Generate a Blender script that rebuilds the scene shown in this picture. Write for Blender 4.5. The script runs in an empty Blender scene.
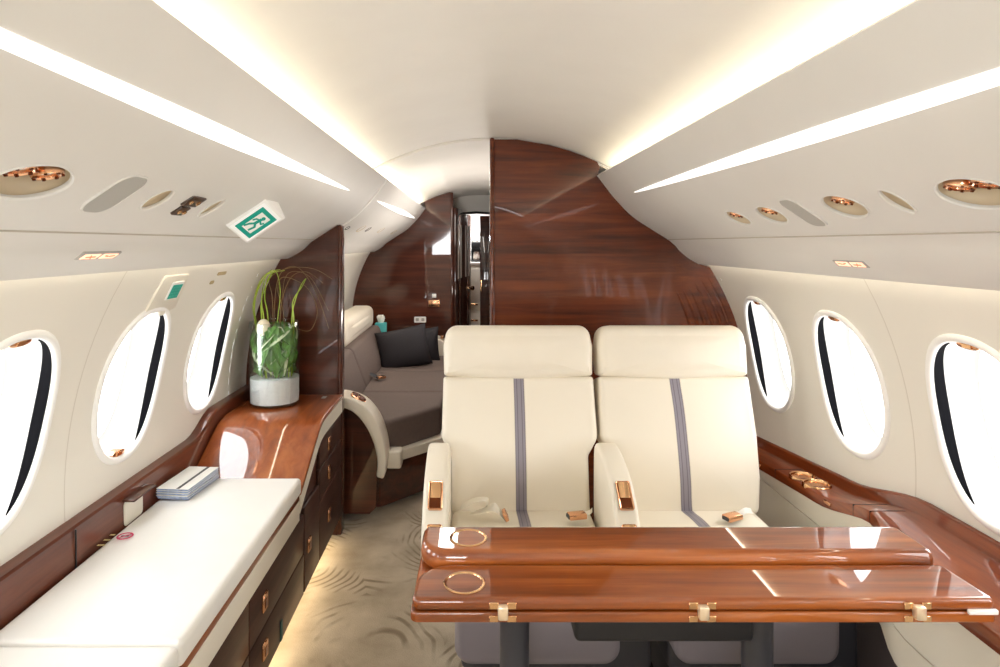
import bpy, bmesh, math, random
from mathutils import Vector, Matrix
random.seed(7)
SC = bpy.context.scene
COL = SC.collection
PI = math.pi
rad = math.radians

# ------------------------------------------------------------------ materials
def srgb(r, g, b):
    f = lambda c: (c/255/12.92) if c/255 <= .04045 else ((c/255+.055)/1.055)**2.4
    return (f(r), f(g), f(b), 1)

def new_mat(name):
    m = bpy.data.materials.new(name); m.use_nodes = True
    nt = m.node_tree
    return m, nt, nt.nodes['Principled BSDF']

def setp(b, **k):
    names = dict(color='Base Color', rough='Roughness', metal='Metallic', coat='Coat Weight', coatr='Coat Roughness',
                 spec='Specular IOR Level', emit='Emission Color', emits='Emission Strength', sheen='Sheen Weight')
    for a, v in k.items():
        b.inputs[names[a]].default_value = v

def plain(name, color, rough=.5, noise=0, nscale=40, bump=0, **k):
    m, nt, b = new_mat(name)
    setp(b, color=color, rough=rough, **k)
    if noise or bump:
        tc = nt.nodes.new('ShaderNodeTexCoord'); n = nt.nodes.new('ShaderNodeTexNoise')
        n.inputs['Scale'].default_value = nscale; n.inputs['Detail'].default_value = 5
        nt.links.new(tc.outputs['Object'], n.inputs['Vector'])
        if noise:
            r = nt.nodes.new('ShaderNodeValToRGB')
            r.color_ramp.elements[0].color = tuple(c*(1-noise) for c in color[:3])+(1,)
            r.color_ramp.elements[1].color = tuple(min(1, c*(1+noise)) for c in color[:3])+(1,)
            r.color_ramp.elements[0].position = .3; r.color_ramp.elements[1].position = .7
            nt.links.new(n.outputs['Fac'], r.inputs['Fac']); nt.links.new(r.outputs['Color'], b.inputs['Base Color'])
        if bump:
            bp = nt.nodes.new('ShaderNodeBump'); bp.inputs['Strength'].default_value = bump; bp.inputs['Distance'].default_value = .002
            nt.links.new(n.outputs['Fac'], bp.inputs['Height']); nt.links.new(bp.outputs['Normal'], b.inputs['Normal'])
    return m

def emis(name, color, s):
    m, nt, b = new_mat(name)
    setp(b, color=color, rough=.6, emit=color, emits=s)
    return m

def wood(name, dark, mid, light, axis='x', coat=1.0, rough=.4, ior=1.5):
    m, nt, b = new_mat(name)
    tc = nt.nodes.new('ShaderNodeTexCoord'); mp = nt.nodes.new('ShaderNodeMapping')
    lo, hi = 1.6, 26
    mp.inputs['Scale'].default_value = {'x': (lo, hi, hi), 'y': (hi, lo, hi), 'z': (hi, hi, lo)}[axis]
    nt.links.new(tc.outputs['Object'], mp.inputs['Vector'])
    n1 = nt.nodes.new('ShaderNodeTexNoise'); n1.inputs['Scale'].default_value = 1.0; n1.inputs['Detail'].default_value = 7
    n1.inputs['Roughness'].default_value = .62; n1.inputs['Distortion'].default_value = .5
    nt.links.new(mp.outputs['Vector'], n1.inputs['Vector'])
    mp2 = nt.nodes.new('ShaderNodeMapping')
    mp2.inputs['Scale'].default_value = {'x': (.7, 5, 5), 'y': (5, .7, 5), 'z': (5, 5, .7)}[axis]
    nt.links.new(tc.outputs['Object'], mp2.inputs['Vector'])
    n2 = nt.nodes.new('ShaderNodeTexNoise'); n2.inputs['Scale'].default_value = 1.0; n2.inputs['Detail'].default_value = 4
    nt.links.new(mp2.outputs['Vector'], n2.inputs['Vector'])
    mx = nt.nodes.new('ShaderNodeMath'); mx.operation = 'MULTIPLY_ADD'; mx.inputs[1].default_value = .55
    sc = nt.nodes.new('ShaderNodeMath'); sc.operation = 'MULTIPLY'; sc.inputs[1].default_value = .45
    nt.links.new(n2.outputs['Fac'], sc.inputs[0]); nt.links.new(n1.outputs['Fac'], mx.inputs[0]); nt.links.new(sc.outputs[0], mx.inputs[2])
    r = nt.nodes.new('ShaderNodeValToRGB'); e = r.color_ramp.elements
    e[0].position = .34; e[0].color = dark; e[1].position = .66; e[1].color = light
    em = r.color_ramp.elements.new(.5); em.color = mid
    nt.links.new(mx.outputs[0], r.inputs['Fac']); nt.links.new(r.outputs['Color'], b.inputs['Base Color'])
    setp(b, rough=rough, coat=coat, coatr=.02, spec=.15); b.inputs['Coat IOR'].default_value = ior
    return m

M = {}
M['wood_x'] = wood('mahogany along x', srgb(54, 20, 7), srgb(98, 42, 16), srgb(130, 62, 26), 'x', .8)
M['wood_dark'] = wood('dark mahogany', srgb(44, 19, 11), srgb(70, 32, 19), srgb(92, 45, 27), 'x')
M['wood_dark_y'] = wood('dark mahogany along y', srgb(50, 24, 16), srgb(76, 40, 27), srgb(98, 54, 37), 'y')
M['wood_table_lit'] = wood('lit table mahogany', srgb(88, 38, 10), srgb(144, 72, 25), srgb(190, 110, 50), 'x', ior=1.65)  # same mahogany as the bulkhead, lightened for the brighter light on it
M['wood_y'] = wood('ledge veneer', srgb(86, 35, 12), srgb(128, 58, 23), srgb(160, 84, 38), 'y')
M['wood_swoop'] = wood('swoop veneer', srgb(108, 50, 20), srgb(150, 76, 34), srgb(180, 104, 52), 'y', ior=1.9)
M['wood_rail'] = wood('rail veneer', srgb(66, 30, 18), srgb(96, 47, 29), srgb(120, 64, 42), 'y', .7)
M['ceiling'] = plain('ceiling vinyl', srgb(240, 238, 233), .6, noise=.015, nscale=6)
M['panel'] = plain('overhead panel', srgb(226, 224, 219), .45, noise=.015, nscale=5)
M['leather'] = plain('cream leather', srgb(237, 229, 213), .42, noise=.02, nscale=9, bump=.08)
M['pad'] = plain('white leather', srgb(240, 239, 235), .45, noise=.015, nscale=9, bump=.06)
M['cream'] = plain('cream trim', srgb(232, 226, 212), .4)
M['white'] = plain('white plastic', srgb(246, 245, 242), .35)
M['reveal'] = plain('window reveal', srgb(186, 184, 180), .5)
M['black'] = plain('black slot', srgb(5, 5, 9), .8, spec=.1)
M['gold'] = plain('rose gold', srgb(230, 174, 134), .22, metal=1.0)
M['brass'] = plain('polished brass', srgb(234, 188, 142), .16, metal=1.0)
M['gold_dark'] = plain('dark gold recess', srgb(110, 58, 30), .3, metal=.8)
M['grey_leather'] = plain('grey leather', srgb(112, 106, 112), .5, bump=.06)
M['charcoal'] = plain('charcoal metal', srgb(52, 52, 58), .45)
M['blackbox'] = plain('black metal', srgb(26, 26, 30), .5)
M['taupe'] = plain('taupe fabric', srgb(112, 98, 92), .75, noise=.05, nscale=60, bump=.1)
M['pillow'] = plain('black pillow cloth', srgb(40, 37, 42), .8, noise=.08, nscale=120)
M['grille'] = plain('grey grille', srgb(176, 174, 168), .6)
M['well'] = plain('shaded well', srgb(206, 188, 158), .5)  # tan tone paints the shading inside the recesses
M['green'] = plain('exit green', srgb(0, 140, 122), .4, emit=srgb(0, 140, 122), emits=.25)
M['teal'] = plain('teal card', srgb(92, 200, 204), .6)
M['tissue'] = plain('tissue', srgb(248, 246, 240), .8)
M['sand'] = plain('pale sand', srgb(238, 238, 241), .8, noise=.05, nscale=60, bump=.3)
M['leaf'] = plain('leaf green', srgb(92, 144, 58), .38, noise=.45, nscale=24)
M['leaf_pale'] = plain('pale leaf', srgb(222, 234, 196), .4, noise=.2, nscale=30)
M['grass'] = plain('grass blade', srgb(150, 172, 50), .4, noise=.25, nscale=14)
M['grass_tan'] = plain('thin grass', srgb(128, 98, 56), .5)
M['bulb'] = plain('cream petal', srgb(238, 226, 200), .5)
M['paper'] = plain('paper', srgb(236, 236, 232), .5)
M['paper_blue'] = plain('paper edges', srgb(150, 166, 200), .6, noise=.25, nscale=90)
M['red'] = plain('pink red print', srgb(206, 60, 104), .5)
M['gold_print'] = plain('gold print', srgb(206, 186, 130), .5)
M['led_warm'] = emis('warm cove led', (1, .90, .70, 1), 7)
M['led_aft'] = emis('warm aft led', (1, .90, .72, 1), 10)
M['led_wall'] = emis('warm wall wash led', (1, .91, .74, 1), 9)
M['led_floor'] = emis('warm floor led', (1, .80, .50, 1), 14)
M['light_white'] = emis('white diffuser', (1, .965, .95, 1), 1.0)
M['sign_lit'] = emis('lit sign', srgb(255, 206, 176), .9)
M['led_cyan'] = emis('teal indicator', srgb(12, 60, 58), .05)
M['bulb_on'] = emis('lamp', (.85, .93, 1, 1), 30)
M['mirror'] = plain('painted mirror sheen', srgb(214, 204, 194), .3)  # pale non-metal colour painted in place of a bright mirror reflection

# wall lining with fine panel joints at mid pitch between the windows
def wall_mat(name, ys):
    m, nt, b = new_mat(name)
    setp(b, rough=.45)
    tc = nt.nodes.new('ShaderNodeTexCoord'); sx = nt.nodes.new('ShaderNodeSeparateXYZ')
    nt.links.new(tc.outputs['Object'], sx.inputs[0])
    acc = None
    for y in ys:
        a = nt.nodes.new('ShaderNodeMath'); a.operation = 'COMPARE'
        a.inputs[1].default_value = y; a.inputs[2].default_value = .0022
        nt.links.new(sx.outputs['Y'], a.inputs[0])
        if acc is None: acc = a.outputs[0]
        else:
            s = nt.nodes.new('ShaderNodeMath'); s.operation = 'ADD'
            nt.links.new(acc, s.inputs[0]); nt.links.new(a.outputs[0], s.inputs[1]); acc = s.outputs[0]
    mx = nt.nodes.new('ShaderNodeMix'); mx.data_type = 'RGBA'
    mx.inputs['A'].default_value = srgb(234, 230, 220); mx.inputs['B'].default_value = srgb(214, 208, 196)
    nt.links.new(acc, mx.inputs['Factor']); nt.links.new(mx.outputs['Result'], b.inputs['Base Color'])
    return m

# cream leather with a grey centre stripe (object x = 0)
def stripe_mat():
    m, nt, b = new_mat('striped leather'); setp(b, rough=.42)
    tc = nt.nodes.new('ShaderNodeTexCoord'); sx = nt.nodes.new('ShaderNodeSeparateXYZ'); nt.links.new(tc.outputs['Object'], sx.inputs[0])
    ab = nt.nodes.new('ShaderNodeMath'); ab.operation = 'ABSOLUTE'; nt.links.new(sx.outputs['X'], ab.inputs[0])
    r = nt.nodes.new('ShaderNodeValToRGB'); r.color_ramp.interpolation = 'CONSTANT'
    sc = nt.nodes.new('ShaderNodeMath'); sc.operation = 'MULTIPLY'; sc.inputs[1].default_value = 9.5
    nt.links.new(ab.outputs[0], sc.inputs[0]); nt.links.new(sc.outputs[0], r.inputs['Fac'])
    e = r.color_ramp.elements
    e[0].position = 0; e[0].color = srgb(142, 136, 146)
    e[1].position = .06; e[1].color = srgb(104, 99, 112)
    for p, c in ((.085, srgb(142, 136, 146)), (.15, srgb(104, 99, 112)), (.17, srgb(216, 206, 190)), (.195, srgb(237, 229, 213))):
        q = e.new(p); q.color = c
    nt.links.new(r.outputs['Color'], b.inputs['Base Color'])
    n = nt.nodes.new('ShaderNodeTexNoise'); n.inputs['Scale'].default_value = 9; n.inputs['Detail'].default_value = 5
    nt.links.new(tc.outputs['Object'], n.inputs['Vector'])
    bp = nt.nodes.new('ShaderNodeBump'); bp.inputs['Strength'].default_value = .1; bp.inputs['Distance'].default_value = .003
    nt.links.new(n.outputs['Fac'], bp.inputs['Height']); nt.links.new(bp.outputs['Normal'], b.inputs['Normal'])
    return m
M['striped'] = stripe_mat()

def carpet_mat():
    m, nt, b = new_mat('sculpted carpet'); setp(b, rough=.95, spec=.1)
    L = nt.links.new; N = nt.nodes.new
    tc = N('ShaderNodeTexCoord')
    # arcs: distance to the nearest of scattered centres, turned into rings
    v = N('ShaderNodeTexVoronoi'); v.inputs['Scale'].default_value = 1.9; v.feature = 'F1'
    n0 = N('ShaderNodeTexNoise'); n0.inputs['Scale'].default_value = 3; n0.inputs['Detail'].default_value = 2
    L(tc.outputs['Object'], n0.inputs['Vector'])
    add = N('ShaderNodeMixRGB'); add.inputs['Fac'].default_value = .10; add.blend_type = 'ADD'
    L(tc.outputs['Object'], add.inputs['Color1']); L(n0.outputs['Color'], add.inputs['Color2'])
    L(add.outputs['Color'], v.inputs['Vector'])
    mu = N('ShaderNodeMath'); mu.operation = 'MULTIPLY'; mu.inputs[1].default_value = 125
    L(v.outputs['Distance'], mu.inputs[0])
    si = N('ShaderNodeMath'); si.operation = 'SINE'; L(mu.outputs[0], si.inputs[0])
    mr = N('ShaderNodeMapRange'); mr.inputs['From Min'].default_value = .1; mr.inputs['From Max'].default_value = .9
    L(si.outputs[0], mr.inputs['Value'])
    # only in patches
    n1 = N('ShaderNodeTexNoise'); n1.inputs['Scale'].default_value = 4.5; n1.inputs['Detail'].default_value = 3
    L(tc.outputs['Object'], n1.inputs['Vector'])
    r1 = N('ShaderNodeMapRange'); r1.inputs['From Min'].default_value = .5; r1.inputs['From Max'].default_value = .62
    L(n1.outputs['Fac'], r1.inputs['Value'])
    msk = N('ShaderNodeMath'); msk.operation = 'MULTIPLY'; L(mr.outputs[0], msk.inputs[0]); L(r1.outputs[0], msk.inputs[1])
    n2 = N('ShaderNodeTexNoise'); n2.inputs['Scale'].default_value = 6; n2.inputs['Detail'].default_value = 9.5
    L(tc.outputs['Object'], n2.inputs['Vector'])
    cr = N('ShaderNodeValToRGB'); cr.color_ramp.elements[0].position = .3; cr.color_ramp.elements[1].position = .72
    cr.color_ramp.elements[0].color = srgb(168, 155, 136); cr.color_ramp.elements[1].color = srgb(208, 197, 178)
    L(n2.outputs['Fac'], cr.inputs['Fac'])
    mx = N('ShaderNodeMix'); mx.data_type = 'RGBA'; L(cr.outputs['Color'], mx.inputs['A'])
    mx.inputs['B'].default_value = srgb(104, 90, 70)
    f = N('ShaderNodeMath'); f.operation = 'MULTIPLY'; f.inputs[1].default_value = .6; L(msk.outputs[0], f.inputs[0])
    L(f.outputs[0], mx.inputs['Factor']); L(mx.outputs['Result'], b.inputs['Base Color'])
    n3 = N('ShaderNodeTexNoise'); n3.inputs['Scale'].default_value = 220
    L(tc.outputs['Object'], n3.inputs['Vector'])
    h = N('ShaderNodeMath'); h.operation = 'SUBTRACT'; L(n3.outputs['Fac'], h.inputs[0]); L(msk.outputs[0], h.inputs[1])
    bp = N('ShaderNodeBump'); bp.inputs['Strength'].default_value = .5; bp.inputs['Distance'].default_value = .004
    L(h.outputs[0], bp.inputs['Height']); L(bp.outputs['Normal'], b.inputs['Normal'])
    return m
M['carpet'] = carpet_mat()

def glass_mat(name, fac=.06, tint=(1, 1, 1, 1)):
    m = bpy.data.materials.new(name); m.use_nodes = True; nt = m.node_tree; nt.nodes.clear()
    o = nt.nodes.new('ShaderNodeOutputMaterial'); mx = nt.nodes.new('ShaderNodeMixShader')
    t = nt.nodes.new('ShaderNodeBsdfTransparent'); t.inputs[0].default_value = tint
    g = nt.nodes.new('ShaderNodeBsdfGlossy'); g.inputs['Roughness'].default_value = .02
    lw = nt.nodes.new('ShaderNodeLayerWeight'); lw.inputs['Blend'].default_value = .35
    mu = nt.nodes.new('ShaderNodeMath'); mu.operation = 'MULTIPLY_ADD'; mu.inputs[1].default_value = .22; mu.inputs[2].default_value = fac
    nt.links.new(lw.outputs['Fresnel'], mu.inputs[0]); nt.links.new(mu.outputs[0], mx.inputs[0])
    nt.links.new(t.outputs[0], mx.inputs[1]); nt.links.new(g.outputs[0], mx.inputs[2]); nt.links.new(mx.outputs[0], o.inputs[0])
    return m
M['pane'] = glass_mat('window pane', .02)
M['vase_glass'] = glass_mat('vase glass', .03, (.95, .97, .96, 1))

# ------------------------------------------------------------------ mesh helpers
def obj(name, bm, mat, parent=None, sharp=38, loc=None):
    bmesh.ops.remove_doubles(bm, verts=bm.verts, dist=1e-6)
    bmesh.ops.recalc_face_normals(bm, faces=bm.faces)
    me = bpy.data.meshes.new(name); bm.to_mesh(me); bm.free()
    for p in me.polygons: p.use_smooth = True
    me.set_sharp_from_angle(angle=rad(sharp))
    o = bpy.data.objects.new(name, me); COL.objects.link(o)
    if mat: me.materials.append(mat)
    if parent: o.parent = parent
    if loc: o.location = loc
    return o

def tag(o, label=None, cat=None, group=None, kind=None):
    if label: o['label'] = label
    if cat: o['category'] = cat
    if group: o['group'] = group
    if kind: o['kind'] = kind
    return o

def thing(name, label, cat, loc=(0, 0, 0), rz=0, group=None, kind=None):
    o = bpy.data.objects.new(name, None); COL.objects.link(o)
    o.empty_display_size = .05
    o.location = loc; o.rotation_euler = (0, 0, rz)
    return tag(o, label, cat, group, kind)

def dup(root, loc, label=None, rz=None, group=None):
    r = root.copy(); COL.objects.link(r); r.location = loc
    if rz is not None: r.rotation_euler = (0, 0, rz)
    if label: r['label'] = label
    if group: r['group'] = group
    for ch in list(root.children):
        c = ch.copy(); COL.objects.link(c); c.parent = r
        for g in list(ch.children):
            d = g.copy(); COL.objects.link(d); d.parent = c
    return r

def bx(bm, x0, x1, y0, y1, z0, z1, bev=0, seg=3, mat=None):
    t = bmesh.new()
    vs = [t.verts.new((x, y, z)) for x in (x0, x1) for y in (y0, y1) for z in (z0, z1)]
    for f in ((0, 1, 3, 2), (4, 6, 7, 5), (0, 4, 5, 1), (2, 3, 7, 6), (0, 2, 6, 4), (1, 5, 7, 3)):
        t.faces.new([vs[i] for i in f])
    if bev: bmesh.ops.bevel(t, geom=list(t.edges), offset=bev, segments=seg, profile=.5, affect='EDGES')
    merge(bm, t, mat)
    return bm

def merge(bm, t, mat=None):
    if mat is not None: bmesh.ops.transform(t, matrix=mat, verts=t.verts)
    me = bpy.data.meshes.new('tmp'); t.to_mesh(me); t.free(); bm.from_mesh(me); bpy.data.meshes.remove(me)

def loft(bm, rings, closed=True, caps=True, loop=False, mat=None):
    t = bmesh.new()
    R = [[t.verts.new(p) for p in r] for r in rings]
    n = len(R[0])
    pairs = list(zip(R, R[1:])) + ([(R[-1], R[0])] if loop else [])
    for a, b in pairs:
        for i in range(n if closed else n-1):
            j = (i+1) % n
            try: t.faces.new((a[i], a[j], b[j], b[i]))
            except ValueError: pass
    if caps and closed and not loop:
        t.faces.new(R[0]); t.faces.new(list(reversed(R[-1])))
    merge(bm, t, mat)
    return bm

def prism(bm, pts, f, a, b, bev=0, seg=2, mat=None):
    """extrude the closed 2-D outline between a and b; f(u, v, w) -> xyz"""
    t = bmesh.new()
    A = [t.verts.new(f(u, v, a)) for u, v in pts]; B = [t.verts.new(f(u, v, b)) for u, v in pts]
    n = len(pts)
    t.faces.new(A); t.faces.new(list(reversed(B)))
    for i in range(n):
        j = (i+1) % n; t.faces.new((A[i], B[i], B[j], A[j]))
    if bev:
        bmesh.ops.recalc_face_normals(t, faces=t.faces)
        ed = [e for e in t.edges if len(e.link_faces) == 2 and e.calc_face_angle(0) > rad(50)]
        bmesh.ops.bevel(t, geom=ed, offset=bev, segments=seg, profile=.5, affect='EDGES')
    merge(bm, t, mat)
    return bm
XZ = lambda u, v, w: (u, w, v)
YZ = lambda u, v, w: (w, u, v)
XY = lambda u, v, w: (u, v, w)

def rpoly(pts, radii, seg=6):
    """polygon with rounded corners"""
    out = []; n = len(pts)
    if not isinstance(radii, (list, tuple)): radii = [radii]*n
    for i in range(n):
        p = Vector(pts[i]); a = Vector(pts[i-1])-p; b = Vector(pts[(i+1) % n])-p; r = radii[i]
        if r <= 0: out.append(tuple(p)); continue
        ang = a.angle(b); d = min(r/math.tan(ang/2), a.length*.49, b.length*.49); r = d*math.tan(ang/2)
        pa = p+a.normalized()*d; pb = p+b.normalized()*d
        c = p+(a.normalized()+b.normalized()).normalized()*(r/math.sin(ang/2))
        va, vb = pa-c, pb-c
        t0 = math.atan2(va.y, va.x); dt = (math.atan2(vb.y, vb.x)-t0+PI) % (2*PI)-PI
        for k in range(seg+1):
            t = t0+dt*k/seg; out.append((c.x+r*math.cos(t), c.y+r*math.sin(t)))
    return out

def rrect(w, h, r, seg=6, cx=0, cy=0):
    return rpoly([(cx-w/2, cy-h/2), (cx+w/2, cy-h/2), (cx+w/2, cy+h/2), (cx-w/2, cy+h/2)], r, seg)

def inset(pts, d):
    n = len(pts); out = []
    area = sum(pts[i-1][0]*pts[i][1]-pts[i][0]*pts[i-1][1] for i in range(n))
    s = 1 if area > 0 else -1
    for i in range(n):
        p = Vector(pts[i]); a = (p-Vector(pts[i-1])); b = (Vector(pts[(i+1) % n])-p)
        if a.length < 1e-9: a = b
        if b.length < 1e-9: b = a
        t = (a.normalized()+b.normalized())
        t = t.normalized() if t.length > 1e-6 else a.normalized()
        out.append((p.x-t.y*d*s, p.y+t.x*d*s))
    return out

def dense(pts, step=.03):
    out = []
    for i in range(len(pts)):
        a = Vector(pts[i]); b = Vector(pts[(i+1) % len(pts)]); k = max(1, int((b-a).length/step))
        for j in range(k): out.append(tuple(a.lerp(b, j/k)))
    return out

def cushion(bm, pts, t, f, puff=.02, r=.02, back=None, mat=None):
    """soft slab: outline pts in (u, v), thickness t along w (front at +w), rounded rim, domed front"""
    pts = dense(pts)
    back = r*.5 if back is None else back
    rings = []
    def ring(d, w): rings.append([f(u, v, w) for u, v in inset(pts, d)])
    for k in range(3, -1, -1):
        a = k/3*PI/2; ring(back*(1-math.cos(a)), -t/2+back*(1-math.sin(a)) if back else -t/2)
    for k in range(0, 5):
        a = k/4*PI/2; ring(r*(1-math.cos(a)), t/2-r*(1-math.sin(a)))
    base = inset(pts, r)
    u0, u1 = min(p[0] for p in base), max(p[0] for p in base); v0, v1 = min(p[1] for p in base), max(p[1] for p in base)
    cx, cy, hu, hv = (u0+u1)/2, (v0+v1)/2, (u1-u0)/2, (v1-v0)/2
    for s in (.985, .96, .92, .86, .78, .68, .56, .44, .32, .2, .1, .02):
        rg = []
        for u, v in base:
            u, v = cx+(u-cx)*s, cy+(v-cy)*s
            g = max(0, 1-abs((u-cx)/hu)**2.6)*max(0, 1-abs((v-cy)/hv)**2.6)*(1-s**6)
            rg.append(f(u, v, t/2+puff*g))
        rings.append(rg)
    loft(bm, rings, mat=mat)
    return bm

def tube(bm, path, r, n=8, closed=False, mat=None):
    P = [Vector(p) for p in path]; rings = []; m = len(P)
    up = None
    for i in range(m):
        a = P[i-1] if (i or closed) else P[0]; b = P[(i+1) % m] if (i < m-1 or closed) else P[-1]
        d = (b-a).normalized()
        if up is None:
            up = d.orthogonal().normalized()
        else:
            up = (up-d*up.dot(d)); up = up.normalized() if up.length > 1e-6 else d.orthogonal().normalized()
        s = d.cross(up); rr = r[i] if isinstance(r, (list, tuple)) else r
        rings.append([P[i]+(up*math.cos(2*PI*k/n)+s*math.sin(2*PI*k/n))*rr for k in range(n)])
    loft(bm, rings, loop=closed, mat=mat)
    return bm

def lathe(bm, prof, n=32, mat=None, caps=True):
    loft(bm, [[(r*math.cos(2*PI*k/n), r*math.sin(2*PI*k/n), z) for k in range(n)] for r, z in prof], caps=caps, mat=mat)
    return bm

def catmull(P, k=6):
    out = []
    for i in range(len(P)-1):
        p0 = Vector(P[max(i-1, 0)]); p1 = Vector(P[i]); p2 = Vector(P[i+1]); p3 = Vector(P[min(i+2, len(P)-1)])
        for j in range(k):
            t = j/k
            out.append(tuple(.5*((2*p1)+(p2-p0)*t+(2*p0-5*p1+4*p2-p3)*t*t+(3*p1-p0-3*p2+p3)*t**3)))
    out.append(tuple(P[-1])); return out

def smooth(a, b, x):
    t = max(0, min(1, (x-a)/(b-a))); return t*t*(3-2*t)

def frame(o, u, v, w):
    """matrix with columns u, v, w and origin o"""
    return Matrix(((u[0], v[0], w[0], o[0]), (u[1], v[1], w[1], o[1]), (u[2], v[2], w[2], o[2]), (0, 0, 0, 1)))

# ------------------------------------------------------------------ cabin section
R, ZC = 1.16, .705
Y0, Y1, YA = -2.2, 2.95, 5.5           # cabin front, bulkhead, aft bulkhead
circx = lambda z: math.sqrt(max(0, R*R-(z-ZC)**2))
PROF = [(.500, 1.695), (.54, 1.642), (.586, 1.584), (.665, 1.503), (.757, 1.441), (.852, 1.38), (.886, 1.341), (.925, 1.305), (.971, 1.275)]
PROF_L = [(.508, 1.685)]+PROF[1:6]+[(.884, 1.348), (.922, 1.322), (.962, 1.302)]
PROF_S = catmull(PROF, 5)
PROF_LS = catmull(PROF_L, 5)
_cum = [0]
for _a, _b in zip(PROF, PROF[1:]): _cum.append(_cum[-1]+math.dist(_a, _b))

def val_pt(sg, s, y):
    """point, along-s tangent and room-side normal on the overhead panel"""
    PP = PROF if sg > 0 else PROF_L; s += .0204
    for i in range(len(PROF)-1):
        if s <= _cum[i+1] or i == len(PROF)-2:
            t = (s-_cum[i])/(_cum[i+1]-_cum[i]); a, b = PP[i], PP[i+1]; break
    x = a[0]+(b[0]-a[0])*t; z = a[1]+(b[1]-a[1])*t
    lo, hi = a, b
    tx, tz = hi[0]-lo[0], hi[1]-lo[1]; l = math.hypot(tx, tz); tx /= l; tz /= l
    T = Vector((sg*tx, 0, tz)); Nn = Vector((sg*tz, 0, -tx))
    return Vector((sg*x, y, z)), T, Nn

# floor
bm = bmesh.new(); bx(bm, -1.05, 1.05, Y0, 7.6, -.04, 0)
tag(obj('floor', bm, M['carpet']), kind='structure')

# ceiling (one arched shell) and the cabin ends
def arc(rr, zc, a0, a1, n=72):
    return [(rr*math.cos(rad(a0+(a1-a0)*k/n)), zc+rr*math.sin(rad(a0+(a1-a0)*k/n))) for k in range(n+1)]
def shell(name, y0, y1, a0, a1, mat, rr=1.17, zc=.709, th=.03, ny=2):
    bm = bmesh.new()
    o_ = arc(rr, zc, a0, a1); i_ = arc(rr+th, zc, a0, a1)
    pts = o_+list(reversed(i_))
    loft(bm, [[(x, y0+(y1-y0)*k/ny, z) for x, z in pts] for k in range(ny+1)])
    return tag(obj(name, bm, mat), kind='structure')
shell('ceiling', Y0-.04, Y1+.02, 27, 153, M['ceiling'])
shell('ceiling_aft', Y1+.02, 7.6, 27, 153, M['ceiling'], rr=1.163, zc=.704)
# arched joint where the two ceiling sections meet
bm = bmesh.new(); tube(bm, [(x, Y1+.02, z) for x, z in arc(1.168, .706, 60, 120)], .004, 8)
tag(obj('trim_1', bm, M['ceiling']), kind='structure')

# ------------------------------------------------------------------ overhead panels with wells
def rr_pts(n, a, b, e):
    out = []
    for k in range(n):
        t = 2*PI*k/n; c, s = math.cos(t), math.sin(t)
        out.append((a*math.copysign(abs(c)**(2/e), c), b*math.copysign(abs(s)**(2/e), s)))
    return out

WELLS = {  # side: (y, s, half-length along y, half-width along s, depth, name, label, lamps)
    1: [(1.948, .325, .060, .040, .02, 'air_outlet', 'smaller shaded oval well with gold nozzle, right overhead panel, nearest the bulkhead', 1),
        (1.730, .325, .062, .043, .02, 'air_outlet', 'oval well with gold nozzle, right overhead panel, between another nozzle and the grey grille', 1),
        (1.385, .320, .066, .045, .024, 'reading_light', 'wide well with gold reading lamp on right overhead panel, just past the grey grille', 1),
        (1.213, .320, .024, .041, .014, 'oval_recess', 'plain empty shaded oval recess on the right overhead panel', 0),
        (1.028, .320, .072, .045, .026, 'reading_light', 'largest well with two gold lamps on the right overhead panel', 2)],
    -1: [(.895, .310, .074, .043, .026, 'reading_light', 'large well with two gold lamps on the left overhead panel', 2),
         (1.248, .310, .033, .037, .014, 'oval_recess', 'plain empty shaded oval recess between grey grille and dark buttons, left overhead panel', 0),
         (1.512, .312, .026, .038, .012, 'oval_recess', 'small empty oval recess between dark buttons and exit sign, left overhead panel', 0)]}

def overhead(name, sg, y0, y1, wells):
    bm = bmesh.new()
    n = []; PS = PROF_S if sg > 0 else PROF_LS
    for i, p in enumerate(PS):
        a = PS[max(i-1, 0)]; b = PS[min(i+1, len(PS)-1)]
        t = Vector((b[0]-a[0], b[1]-a[1])).normalized(); n.append((p[0]-t.y*.016, p[1]+t.x*.016))
    sec = [(sg*x, z) for x, z in PS]+[(sg*x, z) for x, z in reversed(n)]
    loft(bm, [[(x, y, z) for x, z in sec] for y in (y0, y1)])
    o = tag(obj(name, bm, M['panel'], sharp=60), kind='structure')
    if wells:
        cb = bmesh.new()
        for (y, s, a, b, d, *_r) in wells:
            p, T, Nn = val_pt(sg, s, y)
            prism(cb, rr_pts(48, a, b, 1.9), lambda u, v, w: tuple(p+Vector((0, u, 0))+T*v+Nn*w), -.06, .06)
        cut = obj('well_cutter', cb, None)
        mod = o.modifiers.new('b', 'BOOLEAN'); mod.operation = 'DIFFERENCE'; mod.object = cut; mod.solver = 'EXACT'
        dg = bpy.context.evaluated_depsgraph_get(); me = bpy.data.meshes.new_from_object(o.evaluated_get(dg))
        o.modifiers.clear(); o.data = me
        bpy.data.objects.remove(cut)
        for q in me.polygons: q.use_smooth = True
        me.set_sharp_from_angle(angle=rad(50))
    return o
overhead('trim_2', 1, Y0, Y1, WELLS[1])
overhead('trim_3', -1, Y0, 2.995, WELLS[-1])
overhead('trim_4', -1, 3.005, YA, [])
# bead between the two left overhead panels
bm = bmesh.new(); tube(bm, [(-x, 3.0, z) for x, z in PROF_LS], .008, 8)
tag(obj('trim_5', bm, M['white']), kind='structure')
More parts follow.
